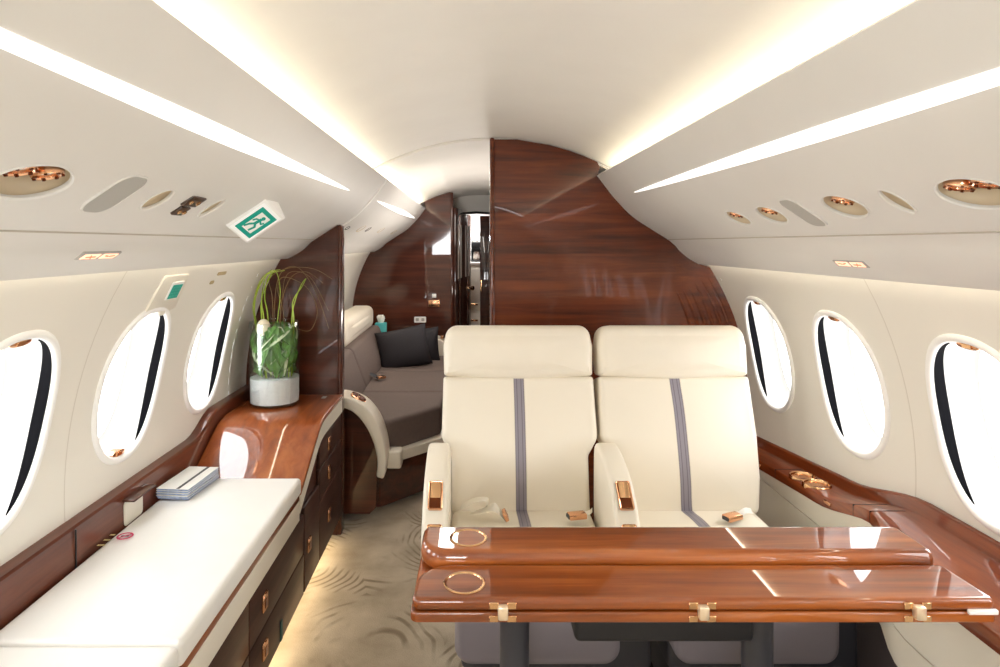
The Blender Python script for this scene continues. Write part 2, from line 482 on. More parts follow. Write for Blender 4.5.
# long joint line along each panel
for i, (sg, y1) in enumerate(((1, Y1), (-1, 2.99))):
    bm = bmesh.new(); p, T, Nn = val_pt(sg, .437, 0)
    tube(bm, [p+Vector((0, y, 0))-Nn*.0005 for y in (Y0, y1)], .0022, 6)
    tag(obj('trim_%d' % (6+i), bm, plain('joint line', srgb(188, 180, 166), .6)), kind='structure')

for sg in (1, -1):
    for (y, s, a, b, d, nm, lab, lamps) in WELLS[sg]:
        p, T, Nn = val_pt(sg, s, y)
        cat = {'air_outlet': 'air vent', 'reading_light': 'reading light', 'oval_recess': 'recess'}[nm]
        grp = {'air_outlet': 'gold air nozzles on the overhead panel', 'reading_light': 'gold reading lights overhead', 'oval_recess': 'empty oval recesses overhead'}[nm]
        t = thing(nm, lab, cat, p, 0, grp)
        MX = frame((0, 0, 0), (0, 1, 0), T, Nn)
        bm = bmesh.new()
        prf = [(1.0, -.004), (.99, -.3*d), (.86, -.75*d), (.6, -.98*d), (.25, -1.02*d), (.02, -1.02*d)]
        loft(bm, [[(u*k, v*k, w) for u, v in rr_pts(48, a*1.005, b*1.005, 1.9)] for k, w in prf], mat=MX, caps=False)
        obj('well', bm, M['well'], t)
        bm = bmesh.new()
        prf = [(-.001, -.003), (.0, .0025), (-.004, .0035), (-.008, .001), (-.008, -.004)]
        loft(bm, [[(u*(1-k/a), v*(1-k/b), w) for u, v in rr_pts(48, a, b, 1.9)] for k, w in [(q[0]*-.6+(-.002), q[1]) for q in prf]], mat=MX, caps=False)
        obj('rim', bm, M['panel'], t)
        for k in range(lamps):
            off = 0 if lamps == 1 else (-.030 if k == 0 else .026)
            rr = min(a*.45, b*.52)
            cm = MX @ Matrix.Translation((off, -.012, -d*.55)) @ Matrix.Rotation(rad(-18*sg if lamps == 1 else -20), 4, 'X')
            bm = bmesh.new(); lathe(bm, [(rr, -.006), (rr*1.02, .004), (rr*.94, .009), (rr*.7, .007), (rr*.66, .001)], 28, cm, caps=False)
            ring = obj('lamp_ring', bm, M['gold'], t)
            for q in range(7):
                bm = bmesh.new(); bx(bm, -.0022, .0022, -.0022, .0022, 0, .0035, .0006, 1, cm @ Matrix.Rotation(2*PI*q/7, 4, 'Z') @ Matrix.Translation((rr*.85, 0, .0075)))
                obj('notch', bm, M['gold_dark'], ring)
            bm = bmesh.new(); lathe(bm, [(rr*.66, .001), (rr*.5, .003), (rr*.2, .004), (.0005, .0045)], 24, cm, caps=False)
            obj('lens', bm, M['white'] if nm == 'reading_light' else M['gold_dark'], t)

# grey speaker grilles
for sg, y, s, a, b, lab in ((1, 1.57, .327, .037, .06, 'grey rounded grille panel on right overhead panel between gold nozzles and reading lamp'),
                            (-1, 1.10, .310, .041, .056, 'grey rounded grille panel on left overhead panel beside the large lamp well')):
    p, T, Nn = val_pt(sg, s, y); MX = frame((0, 0, 0), (0, 1, 0), T, Nn)
    t = thing('speaker_grille', lab, 'grille', p, 0, 'grey grilles overhead')
    bm = bmesh.new(); prism(bm, rrect(2*a, 2*b, a*.75, 8), XY, -.002, .003, mat=MX); obj('grille_panel', bm, M['grille'], t)
    bm = bmesh.new()
    o_ = rrect(2*a+.004, 2*b+.004, a*.77, 8)
    loft(bm, [[(u, v, w) for u, v in inset(o_, k)] for k, w in ((0, -.002), (0, .004), (.003, .004), (.003, -.002))], caps=False, mat=MX)
    obj('grille_rim', bm, M['panel'], t)

# dark button plates on the left panel
for y, s, a, b, lab in ((1.385, .297, .034, .017, 'larger dark button plate in left overhead panel beside the oval recesses'),
                        (1.388, .334, .022, .015, 'smaller dark button plate below the larger one in left overhead panel')):
    p, T, Nn = val_pt(-1, s, y); MX = frame((0, 0, 0), (0, 1, 0), T, Nn)
    t = thing('call_button', lab, 'button', p, 0, 'dark button plates overhead')
    bm = bmesh.new(); bx(bm, -a, a, -b, b, -.002, .006, .002, 2, MX); obj('plate', bm, plain('dark brown plate', srgb(62, 44, 34), .3), t)
    for k in (-1, 1):
        bm = bmesh.new(); lathe(bm, [(.006, .005), (.006, .009), (.004, .010), (.0004, .0102)], 16, MX @ Matrix.Translation((k*a*.5, 0, 0)), caps=False)
        obj('push_button', bm, M['brass'], t)

# small dark and light slits further aft on the left
for y, s, a, b, mk, nm, cat, lab in (
        (3.2, .322, .03, .014, 'black', 'call_button', 'button', 'small black button plate overhead just past the wooden partition'),
        (3.55, .312, .05, .030, 'well', 'oval_recess', 'recess', 'pale oval recess overhead past the partition, first of the far row'),
        (3.78, .310, .03, .022, 'blackbox', 'call_button', 'button', 'dark plate overhead between pale recesses above the taupe sofa'),
        (4.25, .300, .05, .028, 'well', 'oval_recess', 'recess', 'pale oval recess overhead above the sofa, middle of the far row'),
        (4.95, .300, .05, .028, 'well', 'oval_recess', 'recess', 'pale oval recess overhead above the black pillow, nearest the far bulkhead')):
    p, T, Nn = val_pt(-1, s, y); MX = frame((0, 0, 0), (0, 1, 0), T, Nn)
    bm = bmesh.new(); loft(bm, [[(u*k, v*k, w) for u, v in rr_pts(28, a, b, 2.2)] for k, w in ((1.08, -.002), (1.06, .003), (1, .003), (.9, -.001), (.5, -.002))], mat=MX)
    tag(obj(nm, bm, M[mk], loc=p), lab, cat, {'call_button': 'dark button plates overhead', 'oval_recess': 'empty oval recesses overhead'}[nm])

# lit sign pairs
def sign_pair(sg, y, s, lab):
    p, T, Nn = val_pt(sg, s, y); MX = frame((0, 0, 0), (0, 1, 0), T, Nn)
    t = thing('seat_sign', lab, 'sign', p, 0, 'small lit cabin signs')
    bm = bmesh.new(); bx(bm, -.068, .068, -.0125, .0125, -.003, .003, .002, 2, MX); obj('sign_frame', bm, M['grille'], t)
    for k in (-1, 1):
        bm = bmesh.new(); bx(bm, k*.032-.027, k*.032+.027, -.009, .009, .002, .004, .001, 1, MX); w = obj('sign_window', bm, M['sign_lit'], t)
        bm = bmesh.new()
        PM = MX @ Matrix.Translation((k*.032, 0, .004))
        if k < 0:    # cigarette with a slash
            bx(bm, -.016, .012, -.002, .002, 0, .001, 0, 1, PM)
            bx(bm, .013, .016, -.002, .002, 0, .001, 0, 1, PM)
            bx(bm, -.008, .008, -.001, .001, 0, .0012, 0, 1, PM @ Matrix.Rotation(rad(50), 4, 'Z'))
        else:        # two belt halves meeting
            bx(bm, -.018, -.002, -.002, .002, 0, .001, 0, 1, PM @ Matrix.Rotation(rad(12), 4, 'Z'))
            bx(bm, .002, .018, -.002, .002, 0, .001, 0, 1, PM @ Matrix.Rotation(rad(-12), 4, 'Z'))
        obj('pictogram', bm, plain('sign orange', srgb(236, 150, 112), .5, emit=srgb(236, 150, 112), emits=.3), w)
sign_pair(1, 1.645, .542, 'small orange lit double sign on lower edge of right overhead panel')
sign_pair(-1, 1.315, .512, 'small orange lit double sign on lower edge of left overhead panel')

# exit sign: wedge box on the left panel
p, T, Nn = val_pt(-1, .312, 1.735)
t = thing('exit_sign', 'white wedge exit sign with green running man under the left overhead panel', 'sign', p)
MX = frame((0, 0, 0), (0, 1, 0), T, Nn)
bm = bmesh.new(); prism(bm, [(0, -.004), (0, .004), (.068, .060), (.088, .060), (.13, -.004)], lambda u, v, w: (u, w, v), -.066, .066, .004, 2, MX); obj('housing', bm, M['white'], t)
ang = math.atan2(.056, .068)
FM = MX @ frame((0, 0, .004), (math.cos(ang), 0, math.sin(ang)), (0, -1, 0), (-math.sin(ang), 0, math.cos(ang)))  # u across, v up the sign, w off the face
FM = MX @ Matrix.Translation((0, 0, .004)) @ frame((0, 0, 0), (math.cos(ang), 0, math.sin(ang)), (0, -1, 0), (-math.sin(ang), 0, math.cos(ang)))
FW = math.hypot(.068, .056)
bm = bmesh.new(); bx(bm, .006, FW-.004, -.058, .058, -.001, .0015, 0, 1, FM); obj('face', bm, plain('sign white', srgb(240, 243, 242), .4, emit=(1, 1, 1, 1), emits=.15), t)
bm = bmesh.new(); bx(bm, .013, FW-.010, -.048, .048, .001, .0025, 0, 1, FM); gp = obj('green_field', bm, M['green'], t)
C0 = (.013+FW-.010)/2
bm = bmesh.new(); bx(bm, C0-.019, C0+.019, -.035, .035, .0022, .0032, 0, 1, FM); obj('white_door', bm, M['white'], gp)
bm = bmesh.new()
lathe(bm, [(.006, .003), (.006, .0042), (.0003, .0043)], 14, FM @ Matrix.Translation((C0+.002, .024, 0)), caps=False)
for a, b, w in (((C0, .018), (C0-.002, -.002), .009), ((C0-.002, -.002), (C0-.012, -.014), .0064), ((C0-.012, -.014), (C0-.018, -.028), .0056), ((C0-.002, -.002), (C0+.008, -.012), .0064), ((C0+.008, -.012), (C0+.004, -.030), .0056),
                ((C0, .014), (C0+.012, .006), .0046), ((C0+.012, .006), (C0+.016, .014), .0042), ((C0, .014), (C0-.012, .010), .0046), ((C0-.012, .010), (C0-.016, .001), .0042)):
    A = Vector((a[0], a[1], .0036)); B = Vector((b[0], b[1], .0036)); d = (B-A); l = d.length; d.normalize()
    bx(bm, -w/2, w/2, -.001, l+.001, -.0006, .0008, 0, 1, FM @ frame(A, (d.y, -d.x, 0), (d.x, d.y, 0), (0, 0, 1)))
obj('running_man', bm, M['green'], gp)

# light strips on the overhead panels (long tapered blades)
def strip(name, sg, y0, y1, s0, wid, lab, taper0, taper1, n=40):
    t = thing(name, lab, 'light', (0, 0, 0), 0, 'long white light strips on the overhead panels')
    bm = bmesh.new(); rings = []
    for k in range(n+1):
        y = y0+(y1-y0)*k/n
        f = 1.0
        if taper1: f = min(f, max(.01, ((y1-y)/taper1))**.6) if y > y1-taper1 else f
        if taper0: f = min(f, max(.02, ((y-y0)/taper0))**.6) if y < y0+taper0 else f
        if y1 < 3: f *= .5+.5*smooth(.45, 1.25, y)
        w = wid*f/2
        r = []
        for q in (-1, -.33, .33, 1):
            p, T, Nn = val_pt(sg, s0+q*w, y); r.append(p+Nn*.003)
        for q in (1, -1):
            p, T, Nn = val_pt(sg, s0+q*w, y); r.append(p-Nn*.002)
        rings.append(r)
    loft(bm, rings); obj('diffuser', bm, M['light_white'], t)
    return t
strip('light_strip', 1, Y0+.1, 2.585,  .117, .032, 'long tapered white light strip along right overhead panel', 0, 1.1)
strip('light_strip', -1, Y0+.1, 2.465, .119, .034, 'long tapered white light strip along left overhead panel', 0, 1.1)
strip('light_strip', -1, 3.18, 5.25, .112, .034, 'short leaf shaped light strip overhead beyond the wooden partition', 1.0, 1.0)

# cove leds above the panel lips and wall-wash leds behind the lower edges
def led(name, mk, sg, x0, x1, z0, z1, y0, y1, lab, grp):
    bm = bmesh.new(); bx(bm, min(sg*x0, sg*x1), max(sg*x0, sg*x1), y0, y1, z0, z1)
    tag(obj(name, bm, M[mk]), lab, 'light', grp)
led('cove_light', 'led_warm', 1, .538, .555, 1.675, 1.687, Y0+.1, Y1-.02, 'warm hidden light line between right overhead panel and ceiling', 'warm cove lights')
led('cove_light', 'led_warm', -1, .545, .562, 1.672, 1.682, Y0+.1, 2.98, 'warm hidden light line between left overhead panel and near ceiling', 'warm cove lights')
led('cove_light', 'led_aft', -1, .545, .562, 1.672, 1.682, 3.02, YA-.05, 'warm hidden light line between overhead panel and ceiling beyond the partition', 'warm cove lights')
led('wall_wash_light', 'led_wall', 1, .985, .995, 1.292, 1.297, Y0+.1, Y1-.05, 'warm light line washing the right wall above the windows', 'warm wall wash lights')
led('wall_wash_light', 'led_wall', -1, .975, .985, 1.318, 1.323, Y0+.1, 2.85, 'warm light line washing the left wall above the windows', 'warm wall wash lights')
led('wall_wash_light', 'led_wall', -1, .975, .985, 1.318, 1.323, 3.0, YA-.05, 'warm light line washing the wall above the taupe sofa', 'warm wall wash lights')

# ------------------------------------------------------------------ walls with window openings
PITCH = .545
A_W, B_W = .183, .243
PH0 = math.asin((.92-ZC)/R); PH1 = math.asin((.95-ZC)/R)
def ph0(sg): return PH0 if sg > 0 else PH1
def wpt(sg, y, v, d=0):
    ph = ph0(sg)+v/R
    return Vector((sg*(R-d)*math.cos(ph), y, ZC+(R-d)*math.sin(ph)))
V_TOP = (math.asin((1.335-ZC)/R)-PH0)*R
V_BOT = (math.asin((0-ZC)/R)-PH0)*R
V_MID = -.36
def selli(t, a, b, e=2.25):
    c, s = math.cos(t), math.sin(t)
    return a*math.copysign(abs(c)**(2/e), c), b*math.copysign(abs(s)**(2/e), s)
def build_wall(name, sg, wins, y_end, mat):
    bm = bmesh.new(); NS = 64
    lo = [w-PITCH/2 for w in wins]; hi = [w+PITCH/2 for w in wins]
    for wy in wins:
        # border points at the same angle as the ellipse points, on the cell rectangle
        ins, outs = [], []
        for k in range(NS):
            t = 2*PI*k/NS
            ins.append(selli(t, A_W-.01, B_W-.01))
            c, s = math.cos(t), math.sin(t)
            m = max(abs(c), abs(s)); c, s = c/m, s/m
            u = c*PITCH/2; v = s*(V_TOP if s > 0 else -V_MID)
            outs.append((u, v))
        rings = []
        for f in (0, .12, .3, .55, .8, 1):
            rings.append([tuple(wpt(sg, wy+a[0]+(b[0]-a[0])*f, a[1]+(b[1]-a[1])*f)) for a, b in zip(ins, outs)])
        loft(bm, rings, caps=False)
    def plainp(y0, y1, v0, v1, nv=14):
        loft(bm, [[tuple(wpt(sg, y, v0+(v1-v0)*k/nv)) for k in range(nv+1)] for y in (y0, y1)], closed=False, caps=False)
    plainp(min(lo), max(hi), V_MID, V_BOT)
    if min(lo) > Y0: plainp(Y0, min(lo), V_TOP, V_BOT, 26)
    if max(hi) < y_end: plainp(max(hi), y_end, V_TOP, V_BOT, 26)
    o = tag(obj(name, bm, mat, sharp=80), kind='structure')
    return o
WR = [2.57-PITCH*k for k in range(7)]
WL = [2.437-PITCH*k for k in range(7)]
build_wall('wall_right', 1, WR, 7.6, wall_mat('right lining', [WR[2]+PITCH/2, WR[5]+PITCH/2]))
build_wall('wall_left', -1, WL, 7.6, wall_mat('left lining', [WL[2]+PITCH/2, WL[5]+PITCH/2]))

wn = 0
def window(sg, wy, latch, label):
    global wn
    wn += 1
    t = thing('window_%d' % wn, label, None, (0, 0, 0), 0, None, 'structure')
    NS = 72
    def ring(ins, d): return [tuple(wpt(sg, wy+u, v, d)) for u, v in (selli(2*PI*k/NS, A_W-ins, B_W-ins) for k in range(NS))]
    bm = bmesh.new(); loft(bm, [ring(i, d) for i, d in ((-.002, -.004), (-.001, .003), (.003, .007), (.009, .009), (.015, .0075), (.019, .003), (.020, 0), (.020, -.004))], caps=False)
    obj('window_frame', bm, M['white'], t)
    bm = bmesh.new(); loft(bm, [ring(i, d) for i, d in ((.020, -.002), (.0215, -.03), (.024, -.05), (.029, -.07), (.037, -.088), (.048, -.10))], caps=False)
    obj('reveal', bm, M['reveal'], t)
    # dark shade slot down the far side of the reveal
    bm = bmesh.new(); rings = []
    for k in range(25):
        q = -1+2*k/24; tt = q*rad(70)+rad(4)
        w = .027*max(0.0, 1-q*q)**.9
        r = []
        for d, i in ((-.003, .0208), (-.003-w*.5, .0228), (-.003-w, .0245)):
            u, v = selli(tt, A_W-i, B_W-i); r.append(tuple(wpt(sg, wy+u, v, d)))
        rings.append(r)
    loft(bm, rings, closed=False, caps=False); obj('shade_slot', bm, M['black'], t)
    bm = bmesh.new(); bm.faces.new([bm.verts.new(p) for p in ring(.047, -.099)]); obj('pane', bm, M['pane'], t)
    # gold latch
    v = (B_W-.028)*(1 if latch == 'top' else -1)
    u0 = -.005 if latch == 'top' else -.02
    Pp = wpt(sg, wy+u0, v, -.016); ph = ph0(sg)+v/R
    Nn = Vector((-sg*math.cos(ph), 0, -math.sin(ph))); Tt = Vector((-sg*math.sin(ph), 0, math.cos(ph)))
    bm = bmesh.new(); prism(bm, rr_pts(28, .034, .010, 2.2), XY, -.012, .014, .002, 2, frame(Pp, (0, 1, 0), Tt, Nn)); lt = obj('shade_latch', bm, M['gold'], t)
    bm = bmesh.new(); bx(bm, -.014, .014, -.006, .006, .013, .017, .001, 1, frame(Pp, (0, 1, 0), Tt, Nn)); obj('latch_grip', bm, M['brass'], lt)
    # daylight portal just outside the pane
    ld = bpy.data.lights.new('daylight_portal', 'AREA'); ld.shape = 'ELLIPSE'; ld.size = .28; ld.size_y = .42
    lo = bpy.data.objects.new('daylight_portal', ld); COL.objects.link(lo)
    ph = ph0(sg); Nn = Vector((-sg*math.cos(ph), 0, -math.sin(ph)))
    Tt = Vector((-sg*math.sin(ph), 0, math.cos(ph)))
    lo.matrix_world = frame(wpt(sg, wy, 0, -.125), Vector((0, 1, 0)) if sg > 0 else Vector((0, -1, 0)), Tt, -Nn)
    ld.cycles.is_portal = True
for i, wy in enumerate(WR): window(1, wy, 'top', 'oval window in right wall, number %d from the bulkhead' % (i+1))
for i, wy in enumerate(WL): window(-1, wy, 'bottom' if i == 1 else 'top', 'oval window in left wall, number %d from the partition' % (i+1))

# front end of the cabin behind the viewer
bm = bmesh.new(); prism(bm, arc(1.16, ZC, -38, 218, 60), XZ, Y0-.04, Y0)
tag(obj('wall_front', bm, M['panel']), kind='structure')

# ------------------------------------------------------------------ bulkheads
def edge_profile(z_lo, left=False):
    """right-hand outline of the section from the ceiling crown to z_lo, following ceiling, overhead panel and wall"""
    P = [(x, z) for x, z in reversed(arc(1.168, .706, 63.5, 90, 14))]
    P += [(x, z) for x, z in (PROF_L if left else PROF_S)]
    ze = 1.295 if left else 1.27
    P.append((1.012, ze+.008))
    k = 22
    for i in range(k+1):
        zz = ze+(z_lo-ze)*i/k; P.append((circx(zz)+.012, zz))
    return P
EP = edge_profile(0); EPL = edge_profile(0, True)
# right bulkhead: dished panel that sweeps toward the cabin near the wall
def bulk_y(x): return Y1-.10*(max(0, x-.78)/.34)**2
bm = bmesh.new(); rows = []
zs = [i/60 for i in range(61)]
def x_edge(z):
    for (xa, za), (xb, zb) in zip(EP, EP[1:]):
        if (za-z)*(zb-z) <= 0 and za != zb: return xa+(xb-xa)*(za-z)/(za-zb)
    return EP[-1][0]
ztop = 1.868
NXS = 44
def bulk_row(z, back=0):
    xm = x_edge(min(z, ztop))
    return [(.010+(xm-.010)*i/NXS, (bulk_y(.010+(xm-.010)*i/NXS) if not back else Y1+.05), z) for i in range(NXS+1)]
rowsF = [bulk_row(z) for z in [ztop*(1-(1-i/70)**1.0) for i in range(71)]]
rowsB = [bulk_row(z, 1) for z in [ztop*(1-(1-i/70)**1.0) for i in range(71)]]
loft(bm, [f+list(reversed(b)) for f, b in zip(rowsF, rowsB)])
tag(obj('wall_bulkhead', bm, M['wood_x'], sharp=30), kind='structure')
bm = bmesh.new(); bx(bm, -.010, .012, Y1-.012, Y1+.06, 0, 1.875, .008, 3)
tag(obj('trim_8', bm, M['wood_x']), kind='structure')
# ribs shaped to stand in for repeated reflections of the wall edge
bm = bmesh.new()
for k in range(6):
    pts = []
    for i in range(20):
        z = .88+(.33-.012*k)*i/19; x = math.sqrt((R-.03-.03*k)**2-(z-ZC)**2)
        pts.append((x, bulk_y(x)+.0005, z))
    tube(bm, pts, [.001+.008*math.sin(PI*i/19)**.7 for i in range(20)], 8)
tag(obj('trim_9', bm, M['wood_x']), kind='structure')

# left partition
def left_outline(x_in):
    P = [(x, z) for x, z in EPL if x >= abs(x_in) and z < 1.6]
    z_in = None
    for (xa, za), (xb, zb) in zip(PROF_S, PROF_S[1:]):
        if xa <= abs(x_in) <= xb: z_in = za+(zb-za)*(abs(x_in)-xa)/(xb-xa)
    return [(-abs(x_in), 0), (-abs(x_in), z_in)]+[(-x, z) for x, z in P]
bm = bmesh.new(); prism(bm, left_outline(.728), XZ, 2.92, 2.975)
tag(obj('wall_partition', bm, M['wood_dark']), kind='structure')
bm = bmesh.new(); bx(bm, -.728, -.708, 2.912, 2.985, 0, 1.460, .008, 3)
tag(obj('trim_10', bm, M['wood_dark']), kind='structure')

# aft bulkhead
XD = -.285
top_aft = [(x, z) for x, z in EPL if x > abs(XD)]
zi = .704+math.sqrt(1.163**2-XD**2)
bm = bmesh.new(); prism(bm, [(XD, 0), (XD, zi)]+[(-x, z) for x, z in top_aft], XZ, YA, YA+.05)
tag(obj('wall_aft', bm, M['wood_dark']), kind='structure')
bm = bmesh.new(); bx(bm, XD, XD+.022, YA-.01, YA+.06, 0, zi-.004, .006, 2)
tag(obj('trim_11', bm, M['wood_dark']), kind='structure')
# cream header with an arched lower edge over the aft doorway
hd = [(-.30, 1.66), (-.18, 1.685), (-.05, 1.693), (.08, 1.685), (.30, 1.62), (.30, 1.835), (.15, 1.862), (0, 1.868), (-.15, 1.86), (-.30, 1.83)]
bm = bmesh.new(); prism(bm, hd, XZ, 6.3, 6.34); tag(obj('wall_header', bm, M['ceiling']), kind='structure')
bm = bmesh.new(); tube(bm, [(x, 6.29, z-.004) for x, z in hd[:5]], .012, 8); tag(obj('trim_12', bm, M['blackbox']), kind='structure')
# passage walls beyond
bm = bmesh.new(); bx(bm, -1.1, -.36, 6.34, 6.38, 0, 1.8); tag(obj('wall_passage_left', bm, M['wood_dark']), kind='structure')
bm = bmesh.new(); bx(bm, .10, .14, Y1+.06, 7.5, 0, 1.86); tag(obj('wall_passage_right', bm, M['wood_dark_y']), kind='structure')
bm = bmesh.new(); bx(bm, -1.1, 1.1, 7.5, 7.55, 0, 1.9); tag(obj('wall_passage_end', bm, M['white']), kind='structure')

# folding door at the aft doorway
t = thing('door_1', 'dark glossy folding door with narrow mirror strips and brass knob in far doorway', None, (XD+.03, YA+.08, 0), 0, None, 'structure')
def leaf(a, b, h):
    A = Vector(a+(0,)); B = Vector(b+(0,)); d = (B-A); l = d.length; d.normalize(); return l, frame(A, d, Vector((0, 0, 1)), d.cross(Vector((0, 0, 1))))
l1, m1 = leaf((0, 0), (.055, .36), 1.7)
bm = bmesh.new(); bx(bm, 0, l1, .01, 1.70, -.014, .014, .004, 2, m1); f1 = obj('door_leaf', bm, M['wood_dark'], t)
l2, m2 = leaf((.055, .36), (.135, .70), 1.7)
bm = bmesh.new(); bx(bm, 0, l2, .01, 1.66, -.014, .014, .004, 2, m2); f2 = obj('door_leaf', bm, M['wood_dark'], t)
for mm, ll, ff in ((m1, l1, f1), (m2, l2, f2)):
    for q in (.35, .78):
        bm = bmesh.new(); bx(bm, ll*q-.018, ll*q+.018, 1.05, 1.55, .013, .02, .003, 1, mm); obj('mirror_strip', bm, M['mirror'], ff)
bm = bmesh.new(); lathe(bm, [(.008, .012), (.008, .03), (.022, .04), (.024, .055), (.012, .066), (.001, .068)], 18, m2 @ Matrix.Translation((l2*.8, .93, 0)), caps=False); obj('door_knob', bm, M['brass'], f2)
# second half of the far doorway
t = thing('door_2', 'plain dark wooden door panel on right of far doorway', None, (-.012, 6.4, 0), 0, None, 'structure')
bm = bmesh.new(); bx(bm, 0, .13, 0, .03, .01, 1.66, .004, 2); f2 = obj('door_leaf', bm, M['wood_dark'], t)
bm = bmesh.new(); bx(bm, .006, .018, -.012, .002, .88, 1.0, .003, 1); obj('door_handle', bm, M['brass'], f2)

# far galley cabinet, tap and lamp
t = thing('galley_cabinet', 'narrow cream cabinet seen through the far doorway', 'cabinet', (-.06, 7.0, 0))
bm = bmesh.new(); bx(bm, -.16, .14, 0, .44, .04, 1.13, .006); obj('carcass', bm, M['cream'], t)
bm = bmesh.new(); bx(bm, -.17, .15, -.015, .45, 1.13, 1.165, .006); obj('worktop', bm, M['white'], t)
bm = bmesh.new(); bx(bm, -.15, .13, -.014, 0, .06, .60, .003); d = obj('door', bm, M['cream'], t)
bm = bmesh.new(); bx(bm, -.05, .03, -.026, -.012, .5, .52, .003); obj('handle', bm, M['brass'], d)
bm = bmesh.new(); bx(bm, -.15, .13, -.014, 0, .63, 1.1, .003); d = obj('door', bm, M['cream'], t)
bm = bmesh.new(); bx(bm, -.05, .03, -.026, -.012, .68, .70, .003); obj('handle', bm, M['brass'], d)
t = thing('coffee_maker', 'dark coffee machine standing on the far cream cabinet', 'appliance', (-.045, 7.15, 1.165))
bm = bmesh.new(); bx(bm, -.06, .06, -.02, .14, 0, .20, .01); bx(bm, -.06, .06, -.1, 0, .15, .23, .01); bx(bm, -.06, .06, -.1, 0, 0, .02, .004); obj('body', bm, M['blackbox'], t)
bm = bmesh.new(); lathe(bm, [(.03, .02), (.04, .06), (.03, .11), (.02, .12)], 18, Matrix.Translation((0, -.05, 0))); obj('jug', bm, M['mirror'], t)
t = thing('wall_lamp', 'small bright lamp glowing beyond the far doorway', 'lamp', (-.06, 7.49, 1.44))
bm = bmesh.new(); lathe(bm, [(.04, 0), (.04, .015), (.02, .03)], 20, Matrix.Rotation(rad(90), 4, 'X')); obj('base', bm, M['mirror'], t)
bm = bmesh.new(); bmesh.ops.create_uvsphere(bm, u_segments=16, v_segments=10, radius=.03, matrix=Matrix.Translation((0, -.05, 0))); obj('bulb', bm, M['bulb_on'], t)

# fittings on the aft bulkhead
t = thing('power_outlet', 'small white outlet plate on the dark far bulkhead above the black pillow', 'outlet', (-.555, YA-.001, .70))
bm = bmesh.new(); prism(bm, rrect(.105, .052, .008), XZ, -.008, .001); pl = obj('plate', bm, M['white'], t)
for k in (-1, 1):
    bm = bmesh.new(); bx(bm, k*.025-.013, k*.025+.013, -.011, -.006, -.013, .013, .003, 1); obj('socket', bm, M['grille'], pl)
t = thing('bulkhead_latch', 'gold latch with a small white tab on the dark far bulkhead', 'latch', (-.43, YA-.001, .845))
bm = bmesh.new(); bx(bm, -.052, .052, -.02, 0, -.034, .03, .006); obj('latch_body', bm, M['gold'], t)
bm = bmesh.new(); bx(bm, -.018, .018, -.016, 0, .05, .085, .004); obj('tab', bm, M['white'], t)

# ------------------------------------------------------------------ left sideboard with white pads
XF, XW = -.72, -1.13
YE = 2.27
M['wood_drawer'] = wood('drawer veneer', srgb(46, 26, 21), srgb(66, 40, 33), srgb(84, 54, 44), 'y', .22, .5)
def cab_front(o, y0, y1, z0, z1, bev=.003): bm = bmesh.new(); bx(bm, XF-.004, XF+.010, y0, y1, z0, z1, bev); return obj('drawer', bm, M['wood_drawer'], o)
def pull(o, y, z):
    bm = bmesh.new(); bx(bm, XF+.008, XF+.0165, y-.020, y+.020, z-.026, z+.026, .003, 1); h = obj('handle', bm, M['gold'], o)
    bm = bmesh.new(); bx(bm, XF+.015, XF+.018, y-.010, y+.010, z-.016, z+.010, .001, 1); obj('pull_slot', bm, M['gold_dark'], h)
t = thing('low_sideboard', 'long dark glossy wooden sideboard under the white pads along the left wall', 'cabinet', (0, 0, 0))
bm = bmesh.new(); bx(bm, -.96, XF-.004, .3, YE, .085, .46); obj('carcass', bm, M['wood_dark_y'], t)
bm = bmesh.new(); bx(bm, -.90, XF-.06, .3, YE, 0, .085); obj('plinth', bm, M['blackbox'], t)
bm = bmesh.new(); bx(bm, XF-.01, XF+.014, .3, YE-.07, .388, .457, .004); obj('cream_band', bm, M['cream'], t)
bm = bmesh.new(); bx(bm, -1.10, XF+.014, .3, YE-.07, .457, .487, .006); obj('top_board', bm, M['wood_y'], t)
for (y0, y1) in ((.32, 1.12), (1.125, 1.71), (1.715, YE-.004)):
    for (z0, z1) in ((.09, .236), (.24, .384)):
        d = cab_front(t, y0, y1, z0, z1); pull(d, (1.835 if y0 > 1.6 else (y0+y1)/2), .17 if z0 < .2 else .312)
bm = bmesh.new(); bx(bm, XF+.008, XF+.014, 1.985, 2.005, .095, .16, .002, 1)
tag(obj('path_light', bm, M['led_cyan']), 'small dark teal indicator strip low on the left sideboard front', 'light')
bm = bmesh.new(); bx(bm, XF-.058, XF-.045, .35, 2.85, .05, .075)
tag(obj('floor_light', bm, M['led_floor']), 'warm light line under the left sideboard shining on the carpet', 'light')

# pads
def pad(y0, y1, lab):
    bm = bmesh.new(); cushion(bm, rrect(.416, y1-y0, .012, 4, -.907, (y0+y1)/2), .054, lambda u, v, w: (u, v, .488+.027+w), .006, .014, .006)
    tag(obj('seat_pad', bm, M['pad'], sharp=60), lab, 'cushion', 'white leather pads on the left sideboard')
pad(1.288, 2.20, 'long white leather pad on the left sideboard, carrying the booklets')
pad(.38, 1.283, 'white leather pad on left sideboard, on the near side of the pad seam')

